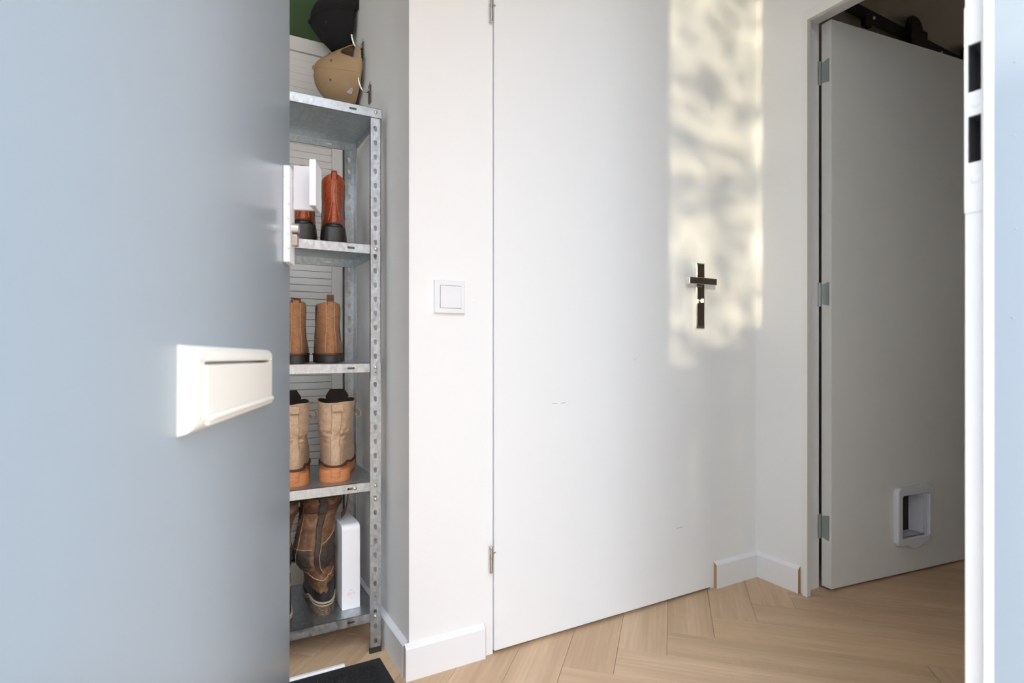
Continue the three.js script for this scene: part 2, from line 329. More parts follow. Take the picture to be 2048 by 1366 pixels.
// ------------------------------------------------------------------ door 2: frame and half open door with cat flap
structure('trim_2', [
  box(1.862, 1.882, 0, 2.008, -1.2335, -1.2155), box(1.876, 1.976, 0, 2.045, -1.2555, -1.2455), box(1.8745, 1.882, 0, 2.0404, -1.2455, -1.217),
  box(1.862, 1.882, 2.0081, 2.034, -1.2335, -0.345), box(1.8745, 1.976, 2.0405, 2.0505, -1.2455, -0.35), box(1.8745, 1.882, 2.01, 2.0404, -1.2169, -0.35),
  box(1.862, 1.882, 0, 2.008, -0.377, -0.345), box(1.876, 1.976, 0, 2.045, -0.362, -0.352),
], M.frameCream, 'white stepped wooden frame around the doorway on the right', 'door frame');
{
  const ang = Math.atan2(0.094, 0.758);
  const d = new THREE.Group(); d.name = 'door_2'; d.position.set(1.979, 0, -1.201); d.rotation.y = -ang; scene.add(d);
  d.userData = { kind: 'structure', label: 'white door with a cat flap, standing open into the dim room', category: 'door' };
  const W = 0.84, T = 0.04, fx0 = 0.33, fx1 = 0.537, fy0 = 0.118, fy1 = 0.338; // opening of the flap in the leaf
  const shape = new THREE.Shape([[0, 0.008], [W, 0.008], [W, 2.036], [0, 2.036]].map((p) => new THREE.Vector2(...p)));
  shape.holes.push(new THREE.Path([[fx0 + 0.012, fy0 + 0.012], [fx0 + 0.012, fy1 - 0.012], [fx1 - 0.012, fy1 - 0.012], [fx1 - 0.012, fy0 + 0.012]].map((p) => new THREE.Vector2(...p))));
  mesh('door_leaf', new THREE.ExtrudeGeometry(shape, { depth: T - 0.002, bevelEnabled: true, bevelSize: 0.001, bevelThickness: 0.001, bevelSegments: 2, bevelOffset: -0.001 }).translate(0, 0, -T + 0.001), M.frameCream, d);
  const flap = part('cat_flap', d);
  // moulded frame: a rounded ring with a lip below
  const rr4 = (x0, x1, y0, y1, r) => { const s = new THREE.Shape(); s.moveTo(x0 + r, y0); s.lineTo(x1 - r, y0); s.absarc(x1 - r, y0 + r, r, -Math.PI / 2, 0); s.lineTo(x1, y1 - r); s.absarc(x1 - r, y1 - r, r, 0, Math.PI / 2); s.lineTo(x0 + r, y1); s.absarc(x0 + r, y1 - r, r, Math.PI / 2, Math.PI); s.lineTo(x0, y0 + r); s.absarc(x0 + r, y0 + r, r, Math.PI, 1.5 * Math.PI); return s; };
  const fr = new THREE.Shape(); { const x0 = fx0, x1 = fx1, y0 = fy0, y1 = fy1, r = 0.022;
    fr.moveTo(x0 + r, y0); fr.lineTo(x0 + 0.045, y0); fr.bezierCurveTo(x0 + 0.07, y0, x0 + 0.07, y0 - 0.016, x0 + 0.0935, y0 - 0.016); fr.bezierCurveTo(x1 - 0.07, y0 - 0.016, x1 - 0.07, y0, x1 - 0.045, y0); fr.lineTo(x1 - r, y0);
    fr.absarc(x1 - r, y0 + r, r, -Math.PI / 2, 0); fr.lineTo(x1, y1 - r); fr.absarc(x1 - r, y1 - r, r, 0, Math.PI / 2); fr.lineTo(x0 + r, y1); fr.absarc(x0 + r, y1 - r, r, Math.PI / 2, Math.PI); fr.lineTo(x0, y0 + r); fr.absarc(x0 + r, y0 + r, r, Math.PI, 1.5 * Math.PI); }
  const hole = rr4(fx0 + 0.028, fx1 - 0.026, fy0 + 0.027, fy1 - 0.032, 0.008);
  fr.holes.push(new THREE.Path(hole.getPoints(8).reverse()));
  mesh('flap_frame', new THREE.ExtrudeGeometry(fr, { depth: 0.012, bevelEnabled: true, bevelSize: 0.005, bevelThickness: 0.006, bevelSegments: 4, bevelOffset: -0.005, curveSegments: 8 }).translate(0, 0, 0.001), M.catPlastic, flap);
  // tunnel through the leaf
  const outer = rr4(fx0 + 0.024, fx1 - 0.022, fy0 + 0.023, fy1 - 0.028, 0.012); outer.holes.push(new THREE.Path(rr4(fx0 + 0.028, fx1 - 0.026, fy0 + 0.027, fy1 - 0.032, 0.01).getPoints(8).reverse()));
  mesh('tunnel', new THREE.ExtrudeGeometry(outer, { depth: 0.062, bevelEnabled: false, curveSegments: 8 }).translate(0, 0, -0.055), M.catPlastic, flap);
  for (const x of [0.388, 0.396, 0.404]) mesh('tunnel_rib', box(x + 0.105, x + 0.1065, fy0 + 0.03, fy1 - 0.036, -0.05, 0.006), M.catPlastic, flap);
  mesh('flap_panel', rbox(fx0 + 0.03, fx1 - 0.028, fy0 + 0.029, fy1 - 0.034, -0.055, -0.051, 0.0015), M.blackRubber, flap, 'dark see-through flap panel');
  for (const [x, y] of [[fx0 + 0.034, fy1 - 0.016], [fx1 - 0.034, fy1 - 0.016], [fx1 - 0.03, fy0 + 0.014], [fx0 + 0.034, fy0 + 0.014]]) mesh('screw_cap', cyl(0.0052, 0.0048, 0.003, 14).rotateX(Math.PI / 2).translate(x, y, 0.0195), M.catPlastic, flap);
  // hinges on the edge
  for (const y of [0.222, 1.06, 1.86]) {
    const h = part('hinge', d, [0, y, -T]);
    const lf = new THREE.Shape([[0.0, -0.038], [0.028, -0.045], [0.0315, -0.043], [0.0315, 0.043], [0.028, 0.045], [0, 0.038]].map((p) => new THREE.Vector2(p[0], y < 0.5 ? p[1] : p[1] * 0.93)));
    mesh('hinge_leaf', new THREE.ExtrudeGeometry(lf, { depth: 0.0016, bevelEnabled: false }).rotateY(-Math.PI / 2).translate(-0.0002, 0, 0.001), M.zincHinge, h);
    const k = []; for (let i = 0; i < 5; i++) k.push(cyl(0.0037, 0.0037, 0.0155, 14).translate(-0.0035, -0.033 + i * 0.0165, -0.003)); k.push(cyl(0.0026, 0.0026, 0.088, 12).translate(-0.0035, 0, -0.003));
    mesh('knuckle', k, M.zincHinge, h);
    mesh('frame_leaf', box(-0.031, -0.005, -0.042, 0.042, -0.0046, -0.0022), M.zincHinge, h);
  }
}

// ------------------------------------------------------------------ front door: frame and open leaf
{
  const bolts = [[0.055, 0.107], [0.1335, 0.187]];
  const jambPiece = () => { // the stretch of the jamb that the two bolt pockets are cut into
    const q = new THREE.Shape([[-0.0105, 0.05], [0.0185, 0.05], [0.0185, 0.195], [-0.0105, 0.195]].map((p) => new THREE.Vector2(...p)));
    for (const [a, b] of bolts) q.holes.push(new THREE.Path([[-0.0078, a], [-0.0078, b], [0.0058, b], [0.0058, a]].map((p) => new THREE.Vector2(...p))));
    return new THREE.ExtrudeGeometry(q, { depth: 0.043, bevelEnabled: false }).rotateY(-Math.PI / 2).translate(0.80, 1.02, -0.2955);
  };
  const f = structure('trim_3', [
    // strike jamb
    box(0.757, 0.80, 0, 1.07, ZF + 0.004, -0.277), box(0.757, 0.80, 1.215, 2.44, ZF + 0.004, -0.277), jambPiece(), box(-0.155, -0.115, 0, 2.44, ZF + 0.004, -0.277), box(-0.155, 0.80, 2.43, 2.47, ZF + 0.004, -0.277),
    rbox(0.727, 0.80, 0, 2.42, -0.279, -0.269, 0.003), box(-0.155, -0.10, 0, 2.42, -0.279, -0.269), box(-0.155, 0.80, 2.41, 2.47, -0.279, -0.269),
  ], M.trimWhite, 'white inner edge of the front door frame', 'door frame');
  structure('trim_4', [box(0.728, 0.80, 0, 2.42, -0.269, -0.17), box(-0.155, -0.10, 0, 2.42, -0.269, -0.17), box(-0.10, 0.728, 2.41, 2.47, -0.269, -0.17)], M.frameBlue, 'pale blue painted outer part of the front door frame', 'door frame');
  for (const [y, z] of [[1.085, -0.252], [0.99, -0.251], [0.90, -0.2535], [1.16, -0.2515]]) mesh('nail_head', new THREE.SphereGeometry(0.0013, 10, 6).scale(0.35, 1, 1).translate(0.728, y, z), M.frameBlue, scene.getObjectByName('trim_4'));
  // strike plate with two bolt holes, set in the rebate
  const s = new THREE.Group(); s.name = 'strike_plate'; s.position.set(0.757, 1.02, -0.2955); scene.remove(s); f.add(s);
  const sh = new THREE.Shape([[-0.0105, 0], [0.0105, 0], [0.0105, 0.23], [-0.0105, 0.23]].map((p) => new THREE.Vector2(...p)));
  for (const [a, b] of bolts) sh.holes.push(new THREE.Path([[-0.0072, a], [-0.0072, b], [0.0052, b], [0.0052, a]].map((p) => new THREE.Vector2(...p))));
  const toJamb = (g) => g.rotateY(-Math.PI / 2);
  mesh('plate', toJamb(new THREE.ExtrudeGeometry(sh, { depth: 0.0022, bevelEnabled: false })), M.trimWhite, s);
  for (const [a, b] of bolts) {
    mesh('bolt_pocket', [box(-0.0078, 0.0058, a, b, -0.04, -0.038), box(-0.0078, -0.0072, a, b, -0.04, 0), box(0.0052, 0.0058, a, b, -0.04, 0), box(-0.0078, 0.0058, a, a + 0.0006, -0.04, 0), box(-0.0078, 0.0058, b - 0.0006, b, -0.04, 0)].map(toJamb), M.steelDark, s, 'dark bolt pocket');
    mesh('rust_streak', toJamb(box(-0.002, 0.0005, a + 0.004, b - 0.012, -0.038, -0.0375)), M.rust, s, 'brown rust streak in the pocket');
  }
  for (const y of [0.12, 0.036]) mesh('screw', toJamb(lathe([[0, 0.0018], [0.0035, 0.0016], [0.0048, 0.0005], [0.0048, 0]], 14).rotateX(Math.PI / 2).translate(0.0, y, 0.0022)), M.trimWhite, s);
}
const HX = -0.096, HZ = -0.326, LEAF_TURN = Math.atan2(0.79, 0.253);
{
  const d = new THREE.Group(); d.name = 'door_3'; d.position.set(HX, 0, HZ); d.rotation.y = LEAF_TURN; scene.add(d);
  d.userData = { kind: 'structure', label: 'open blue-grey front door with a cream letterbox and a white pull handle', category: 'door' };
  const leaf = mesh('door_leaf', rbox(0, 0.83, 0.012, 2.4, -0.045, 0, 0.004, 3), M.bluePaint, d);
  // letterbox
  const lb = part('letterbox', d, [0.447, 0.828, 0]); lb.rotation.z = -0.018;
  const w = 0.172, h = 0.041;
  const frame = new THREE.Shape([[-w, -h], [w, -h], [w, h], [-w, h]].map((p) => new THREE.Vector2(...p)));
  // the posting slot is cut right through the moulded surround
  const body = new Brush(new THREE.ExtrudeGeometry(frame, { depth: 0.001, bevelEnabled: true, bevelSize: 0.012, bevelThickness: 0.0125, bevelSegments: 3, bevelOffset: -0.012 }));
  const slit = new Brush(box(-0.142, 0.141, 0.0222, 0.0258, 0.0004, 0.03));
  body.updateMatrixWorld(); slit.updateMatrixWorld();
  const csg = new Evaluator(); csg.attributes = ['position', 'normal']; csg.useGroups = false;
  const cut = csg.evaluate(body, slit, SUBTRACTION).geometry; cut.clearGroups();
  mesh('surround', cut, M.ivory, lb);
  mesh('flap', [rbox(-0.142, 0.141, -0.026, 0.0225, 0.0125, 0.0163, 0.0015), rbox(-0.142, 0.141, -0.0315, -0.0255, 0.0125, 0.0205, 0.0025), rbox(-0.142, 0.141, -0.0355, -0.031, 0.0125, 0.018, 0.0018)], M.ivory, lb);
  for (const [x, y] of [[-0.153, 0.027], [0.153, 0.026], [-0.153, -0.026]]) mesh('screw', cyl(0.0022, 0.002, 0.001, 12).rotateX(Math.PI / 2).translate(x, y, 0.0138), M.nickel, lb);
  // security escutcheon and fixed pull
  const e = part('pull_handle', d, [0.763, 0, 0]);
  mesh('escutcheon', rbox(0, 0.05, 1.018, 1.186, 0, 0.011, 0.0015), M.chippedWhite, e);
  mesh('arm', rbox(0.03, 0.038, 1.116, 1.196, 0.011, 0.05, 0.002), M.aluminium, e);
  const gs = new THREE.Shape(); gs.moveTo(-0.008, 0.046); gs.lineTo(-0.008, 0.0545); gs.quadraticCurveTo(0.02, 0.0525, 0.048, 0.0565); gs.lineTo(0.048, 0.051); gs.quadraticCurveTo(0.02, 0.047, -0.008, 0.046);
  mesh('grip', new THREE.ExtrudeGeometry(gs, { depth: 0.078, bevelEnabled: true, bevelSize: 0.0012, bevelThickness: 0.0015, bevelSegments: 2 }).rotateX(Math.PI / 2).translate(0, 1.195, 0), M.aluminium, e);
  mesh('lock_cylinder', [cyl(0.0095, 0.0088, 0.012, 22).rotateX(Math.PI / 2).translate(0.026, 1.081, 0.016)], M.nickel, e);
  mesh('keyhole_cover', rbox(0.015, 0.037, 1.05, 1.069, 0.011, 0.021, 0.0018), M.nickel, e);
}

// ------------------------------------------------------------------ light switch
{
  const t = thing('light_switch', 'white square light switch on the narrow wall beside the closed door', 'switch', [0.6075, 1.0055, ZB]);
  const sh = new THREE.Shape([[-0.044, -0.044], [0.044, -0.044], [0.044, 0.044], [-0.044, 0.044]].map((p) => new THREE.Vector2(...p)));
  sh.holes.push(new THREE.Path([[-0.0285, -0.0305], [-0.0285, 0.0305], [0.0325, 0.0305], [0.0325, -0.0305]].map((p) => new THREE.Vector2(...p))));
  mesh('switch_frame', new THREE.ExtrudeGeometry(sh, { depth: 0.006, bevelEnabled: true, bevelSize: 0.0016, bevelThickness: 0.002, bevelSegments: 3, bevelOffset: -0.0016 }).translate(0, 0, 0.0022), M.plasticWhite, t);
  mesh('back_plate', box(-0.041, 0.041, -0.041, 0.041, 0, 0.0025), M.plasticWhite, t);
  mesh('rocker', rbox(-0.0279, 0.0319, -0.0299, 0.0299, 0.002, 0.0118, 0.0012).rotateX(0.018), M.plasticWhite, t);
  const p = mesh('wall_plug', lathe([[0, 0.0008], [0.003, 0.0007], [0.0052, 0]], 14).rotateX(Math.PI / 2).translate(0.684, 1.0, ZB), M.wall, scene);
  p.userData = { label: 'small filled screw hole in the wall right of the switch', category: 'wall plug' };
}

// ------------------------------------------------------------------ louvred panel behind the rack
{
  const z = -2.15, t = thing('louvred_panel', 'white louvred closet door leaning behind the metal shoe rack', 'closet door', [0.06, 0, z]);
  const x1 = 0.4248, x0 = -0.34, st = 0.038, top = 1.977;
  mesh('stile', rbox(x1 - st, x1, 0.005, top, -0.012, 0.012, 0.002), M.louver, t);
  mesh('stile', rbox(x0, x0 + st, 0.005, top, -0.012, 0.012, 0.002), M.louver, t);
  for (const [a, b] of [[top - 0.05, top], [0.005, 0.1]]) mesh('rail', rbox(x0 + st, x1 - st, a, b, -0.011, 0.011, 0.0015), M.louver, t);
  const sg = geo(rbox(x0 + st, x1 - st, -0.0118, 0.0118, -0.003, 0.003, 0.0012).rotateX(0.2));
  for (let y = top - 0.05 - 0.0132; y > 0.112; y -= 0.0252) {
    const s = shadowed(new THREE.Mesh(sg, M.louver)); s.name = 'slat'; s.position.y = y; t.add(s);
  }
}

// ------------------------------------------------------------------ shoe rack
const RX1 = 0.470, RX0 = -0.285, RZ1 = -1.600, RZ0 = -1.911;
const SHELF_TOPS = [1.549, 1.161, 0.824, 0.487, 0.114];
{
  const t = thing('shoe_rack', 'galvanised steel shelving rack with perforated posts, holding boots', 'rack', [(RX0 + RX1) / 2, 0, (RZ0 + RZ1) / 2]);
  const ox = -(RX0 + RX1) / 2, oz = -(RZ0 + RZ1) / 2, V2 = (p) => new THREE.Vector2(...p);
  const H = 1.536;
  const flange = (w, mirror) => { // in x 0..w, y 0..H, slots down the middle
    const s = new THREE.Shape([[0, 0.012], [w, 0.012], [w, H], [0, H]].map(V2));
    for (let y = 0.034; y < H - 0.02; y += 0.0405) {
      const c = w * 0.47, k = mirror ? -1 : 1;
      const pts = [[-0.0046, 0.003], [-0.0046, -0.0005], [-0.0026, -0.0035], [-0.0024, -0.006], [-0.0005, -0.0078], [0.0026, -0.0078], [0.0044, -0.006], [0.0046, 0.005], [0.0028, 0.0072], [-0.0022, 0.0072], [-0.004, 0.006]].map(([a, b]) => [c + k * a, y + b]);
      const p = new THREE.Path((k > 0 ? pts : pts.slice().reverse()).map(V2)); s.holes.push(p);
    }
    return new THREE.ExtrudeGeometry(s, { depth: 0.0016, bevelEnabled: false });
  };
  const post = (sx, sz) => { // outer corner at (sx, sz)
    const g1 = flange(0.031, false), g2 = flange(0.036, true), xs = sx > 0 ? RX1 : RX0, zs = sz > 0 ? RZ1 : RZ0;
    g1.translate(sx > 0 ? xs - 0.031 : xs, 0, sz > 0 ? zs - 0.0016 : zs);
    g2.rotateY(-Math.PI / 2); // x -> z, thickness -> -x
    g2.translate(sx > 0 ? xs : xs + 0.0016, 0, sz > 0 ? zs - 0.036 : zs);
    const lip1 = box(sx > 0 ? xs - 0.031 : xs + 0.0296, sx > 0 ? xs - 0.0296 : xs + 0.031, 0.012, H, sz > 0 ? zs - 0.0045 : zs, sz > 0 ? zs : zs + 0.0045);
    mesh('post', [g1, g2, lip1].map((g) => g.translate(ox, 0, oz)), M.zinc, t);
    mesh('post_foot', [box(sx > 0 ? xs - 0.033 : xs - 0.0015, sx > 0 ? xs + 0.0015 : xs + 0.033, 0, 0.0155, sz > 0 ? zs - 0.004 : zs - 0.0018, sz > 0 ? zs + 0.0018 : zs + 0.004), box(sx > 0 ? xs - 0.004 : xs - 0.0015, sx > 0 ? xs + 0.0015 : xs + 0.004, 0, 0.0155, sz > 0 ? zs - 0.037 : zs, sz > 0 ? zs : zs + 0.037)].map((g) => g.translate(ox, 0, oz)), M.blackRubber, t);
  };
  for (const a of [1, -1]) for (const b of [1, -1]) post(a, b);
  const slotPath = (cx, cy, hw, hh) => { const p = new THREE.Path(); p.absarc(cx + hw - hh, cy, hh, -Math.PI / 2, Math.PI / 2, false); p.absarc(cx - hw + hh, cy, hh, Math.PI / 2, 1.5 * Math.PI, false); return p; };
  SHELF_TOPS.forEach((y, i) => {
    const wrap = i === 0, g = wrap ? 0.0022 : -0.002, x0 = RX0 - g, x1 = RX1 + g, z0 = RZ0 - g, z1 = RZ1 + g, hL = 0.027, W = x1 - x0, D = z1 - z0;
    const lip = (len, spots) => { const s = new THREE.Shape([[0, -hL], [len, -hL], [len, 0], [0, 0]].map(V2)); for (const c of spots) s.holes.push(slotPath(c, -hL * 0.5, 0.0105, 0.0031)); return new THREE.ExtrudeGeometry(s, { depth: 0.001, bevelEnabled: false, curveSegments: 6 }); };
    const hs = [0.085, W - 0.082];
    const parts = [
      box(x0, x1, y - 0.001, y, z0, z1),
      lip(W, hs).translate(x0, y, z1 - 0.001), lip(W, hs).translate(x0, y, z0),
      lip(D, [0.06, D - 0.06]).rotateY(-Math.PI / 2).translate(x1, y, z0), lip(D, [0.06, D - 0.06]).rotateY(-Math.PI / 2).translate(x0 + 0.001, y, z0),
      box(x0, x1, y - hL, y - hL + 0.001, z1 - 0.008, z1), box(x0, x1, y - hL, y - hL + 0.001, z0, z0 + 0.008),
    ];
    mesh('shelf', parts.map((q) => q.translate(ox, 0, oz)), M.zinc, t);
    const fz = wrap ? z1 : RZ1;
    const bolt = (x, yy, z) => { mesh('bolt', [lathe([[0, 0.0042], [0.0024, 0.0041], [0.0044, 0.0028], [0.005, 0.001], [0.005, 0]], 16).rotateX(Math.PI / 2), cyl(0.0062, 0.0062, 0.0008, 16).rotateX(Math.PI / 2)].map((q) => q.translate(x + ox, yy, z + oz + 0.0004)), M.nickel, t); };
    bolt(RX1 - 0.0155, y - 0.0115, fz); bolt(RX0 + 0.0155, y - 0.0115, fz);
    if (i === 3) { bolt(0.397, y - 0.0135, z1); bolt(RX1 - 0.0155, y - 0.0505, fz); }
  });
}

// ------------------------------------------------------------------ boots
// A boot's skin as a function of height and angle: rings are interpolated between given sections. Heel at +z, toe at -z.
function skin(secs, { wrinkle = 0, heelDrop = 0, seedAt = 0, toeOut = 0 } = {}) {
  const at = (y) => {
    let i = 0; while (i < secs.length - 2 && y > secs[i + 1].y) i++;
    const p = [secs[Math.max(0, i - 1)], secs[i], secs[i + 1], secs[Math.min(secs.length - 1, i + 2)]], t = clamp((y - p[1].y) / (p[2].y - p[1].y)), o = {};
    for (const k of ['zb', 'zf', 'w', 'e', 'dx']) { const [a, b, c, d] = p.map((s) => s[k] ?? 0); o[k] = 0.5 * (2 * b + (c - a) * t + (2 * a - 5 * b + 4 * c - d) * t * t + (3 * b - a - 3 * c + d) * t * t * t); }
    return o;
  };
  return (th, y, off = 0) => {
    const s = at(y), c = Math.cos(th), n = Math.sin(th), u = (1 - c) / 2;
    const foot = 0.80 + 0.26 * smooth(0.25, 0.7, u) - 0.16 * smooth(0.78, 1, u);
    const sx = Math.sign(n) * Math.pow(Math.abs(n), 0.85) * foot * (1 - s.e) + n * s.e;
    let x = s.w * sx + s.dx, z = (s.zb + s.zf) / 2 + (s.zb - s.zf) / 2 * c;
    let rx = n / s.w, rz = c / ((s.zb - s.zf) / 2); const l = Math.hypot(rx, rz) || 1; rx /= l; rz /= l;
    let o = off;
    if (wrinkle) { const fold = (secs.fold ?? (() => 0))(y); o += wrinkle * (0.35 + fold) * (noise(x * 22 + seedAt, y * 60 + 9 * Math.sin(th + seedAt), seedAt) + 0.5 * noise(x * 50, y * 26, z * 50 + seedAt)); }
    if (secs.ridge) o += secs.ridge(th, y);
    x += rx * o; z += rz * o;
    x += toeOut * Math.max(0, -z - 0.06) ** 1.3;
    const yb = secs[0].y, drop = heelDrop * smooth(0.24, 0.5, (s.zb - z) / 0.27) * clamp(1 - (y - yb) / 0.07);
    return new THREE.Vector3(x, y - drop, z);
  };
}
function grid(fn, nu, nv, closed) {
  const pos = [], idx = [], uv = [];
  for (let j = 0; j <= nv; j++) for (let i = 0; i <= nu; i++) { const p = fn(i / nu, j / nv); pos.push(p.x, p.y, p.z); uv.push(i / nu, j / nv); }
  for (let j = 0; j < nv; j++) for (let i = 0; i < nu; i++) { const a = j * (nu + 1) + i, b = a + 1, c = a + nu + 1, d = c + 1; idx.push(a, b, d, a, d, c); }
  const g = new THREE.BufferGeometry();
  g.setAttribute('position', new THREE.Float32BufferAttribute(pos, 3)); g.setAttribute('uv', new THREE.Float32BufferAttribute(uv, 2)); g.setIndex(idx); g.computeVertexNormals();
  if (closed) { const n = g.attributes.normal, a = new THREE.Vector3(), b = new THREE.Vector3(); for (let j = 0; j <= nv; j++) { const p = j * (nu + 1), q = p + nu; a.fromBufferAttribute(n, p).add(b.fromBufferAttribute(n, q)).normalize(); n.setXYZ(p, a.x, a.y, a.z); n.setXYZ(q, a.x, a.y, a.z); } }
  return g;
}
function keep(g, su = 0.3, sv = 0.25) { const u = g.attributes.uv; for (let i = 0; i < u.count; i++) u.setXY(i, u.getX(i) * su, u.getY(i) * sv); g.userData.keepUV = true; return g; }
// upper: outer skin, rolled rim, inner lining
const rimY = (top, tilt, th) => top + tilt(th);
function upperGeo(S, y0, top, tilt = () => 0, wall = 0.0028) {
  const out = grid((u, v) => { const th = u * Math.PI * 2, y = y0 + v * (rimY(top, tilt, th) - y0); return S(th, y); }, 56, 46, true);
  const rim = grid((u, v) => { const th = u * Math.PI * 2, y = rimY(top, tilt, th), a = v * Math.PI; return S(th, y, -wall / 2 + wall / 2 * Math.cos(a)).add(new THREE.Vector3(0, wall / 2 * Math.sin(a), 0)); }, 56, 4, true);
  return [keep(out), keep(rim)];
}
function liningGeo(S, top, tilt = () => 0, wall = 0.0028, deep = 0.1) {
  const inn = grid((u, v) => { const th = u * Math.PI * 2, y = rimY(top, tilt, th) - v * deep; return S(th, y, -wall); }, 56, 10, true);
  const floor = grid((u, v) => { const th = u * Math.PI * 2, y = rimY(top, tilt, th) - deep, p = S(th, y, -wall), c = S(0, y).add(S(Math.PI, y)).multiplyScalar(0.5); return p.lerp(c, v); }, 40, 2, true);
  return [keep(inn), keep(floor)];
}
// a panel lying on the skin, with a small thickness and turned-in edges
function panelGeo(S, t0, t1, y0, y1, off = 0.0012, nu = 14, nv = 16) {
  const Y0 = typeof y0 === 'function' ? y0 : () => y0, Y1 = typeof y1 === 'function' ? y1 : () => y1, T0 = typeof t0 === 'function' ? t0 : () => t0, T1 = typeof t1 === 'function' ? t1 : () => t1;
  return keep(grid((u, v) => {
    const edge = u === 0 || u === 1 || v === 0 || v === 1, vv = v, th = T0(vv) + (T1(vv) - T0(vv)) * u, y = Y0(th) + (Y1(th) - Y0(th)) * v;
    return S(th, y, edge ? -0.0006 : off);
  }, nu, nv), 0.06, 0.2);
}
const seamGeo = (S, pts, r = 0.00055, off = 0.0008, n = 26) => tube(Array.from({ length: n + 1 }, (_, i) => { const t = i / n * (pts.length - 1), k = Math.min(pts.length - 2, Math.floor(t)), f = t - k; return S(pts[k][0] + (pts[k + 1][0] - pts[k][0]) * f, pts[k][1] + (pts[k + 1][1] - pts[k][1]) * f, off); }), r, n * 2, 5);
// sole: follows the outline of the lowest ring
function soleGeo(S, yRing, y0, y1, grow, drop) {
  const P = (th, y, g) => { const p = S(th, yRing, g); const u = clamp(-p.z / 0.27); return new THREE.Vector3(p.x, y - drop * smooth(0.26, 0.48, u), p.z); };
  return solid(P, y0, y1, grow);
}
function solid(P, y0, y1, grow) {
  const side = grid((u, v) => P(u * Math.PI * 2, y0 + (y1 - y0) * v, grow - 0.0012 * (Math.pow(2 * v - 1, 6))), 56, 8, true);
  const cap = (y, flip) => grid((u, v) => { const th = (flip ? -1 : 1) * u * Math.PI * 2, p = P(th, y, grow - 0.0012), o = P(-th, y, grow - 0.0012), c = new THREE.Vector3((p.x + o.x) / 2, (p.y + o.y) / 2, (p.z + o.z) / 2); return p.lerp(c, v); }, 56, 3, true);
  return [keep(side), keep(cap(y1, false)), keep(cap(y0, true))];
}
// block heel: round at the back, straight across the front
function heelGeo(w, len, y0, y1, flare = 0) {
  const P = (th, y, g) => { const c = Math.cos(th), n = Math.sin(th), k = (w + g) * (1 + flare * (y - y0)); return c > -0.1 ? new THREE.Vector3(k * Math.sign(n) * Math.pow(Math.abs(n), 0.8), y, g - w * 1.0 + w * Math.pow(Math.max(0, c), 0.9)) : new THREE.Vector3(k * n / Math.sin(Math.acos(-0.1)) * (c < -0.35 ? 1 : 1), y, -w - (len - w) * smooth(0.1, 0.3, -c)); };
  return solid(P, y0, y1, 0);
}

// --- cognac leather ankle boots with black block heels (second shelf)
function cognacBoot(label, pos, turn) {
  const b = thing('ankle_boot', label, 'boot', pos, turn, 'boots on the rack');
  const secs = [{ y: 0.056, zb: 0, zf: -0.262, w: 0.0385, e: 0 }, { y: 0.075, zb: 0.004, zf: -0.262, w: 0.0395, e: 0.05 }, { y: 0.1, zb: 0.0, zf: -0.215, w: 0.0345, e: 0.3 }, { y: 0.13, zb: -0.007, zf: -0.135, w: 0.0305, e: 0.9 }, { y: 0.165, zb: -0.008, zf: -0.118, w: 0.0318, e: 1 }, { y: 0.2, zb: -0.005, zf: -0.118, w: 0.0335, e: 1 }];
  secs.fold = (y) => 0.6 * Math.exp(-(((y - 0.165) / 0.02) ** 2));
  const S = skin(secs, { heelDrop: 0.048, wrinkle: 0.0012, seedAt: label.length, toeOut: 0.15 }), tilt = (th) => -0.010 * Math.sin(th) ** 2 + 0.002 * Math.cos(th);
  mesh('upper', upperGeo(S, 0.056, 0.2, tilt), M.cognac, b);
  mesh('lining', liningGeo(S, 0.2, tilt), M.lining, b);
  mesh('sole', soleGeo(S, 0.058, 0.05, 0.058, 0.003, 0.049), M.blackHeel, b);
  mesh('heel', heelGeo(0.0335, 0.07, 0, 0.0515), M.blackHeel, b, 'black block heel');
  mesh('heel_rim', soleGeo(S, 0.06, 0.058, 0.0625, 0.0035, 0.049), M.blackHeel, b);
  mesh('back_strip', panelGeo(S, -0.2, 0.2, 0.062, 0.198), M.cognac, b);
  mesh('elastic_panel', panelGeo(S, (v) => 1.62 - 0.28 * v, (v) => 1.62 + 0.3 * v, 0.1, (th) => 0.2 + tilt(th) - 0.001), M.darkElastic, b, 'dark elastic side panel');
  mesh('elastic_panel', panelGeo(S, (v) => -1.62 + 0.28 * v, (v) => -1.62 - 0.3 * v, 0.1, (th) => 0.2 + tilt(th) - 0.001), M.darkElastic, b, 'dark elastic side panel');
  for (const s of [-1, 1]) mesh('seam', seamGeo(S, [[s * 0.19, 0.198], [s * 0.2, 0.12], [s * 0.42, 0.07]]), M.stitch, b);
  mesh('pull_tab', tube([[-0.0, 0.186, -0.0028], [0, 0.203, -0.001], [0, 0.211, -0.008], [0, 0.203, -0.014], [0, 0.19, -0.012]], 0.0016, 24, 6).scale(1, 1, 1), M.cognac, b);
  b.children.at(-1).scale.set(5.2, 1, 1);
  return b;
}
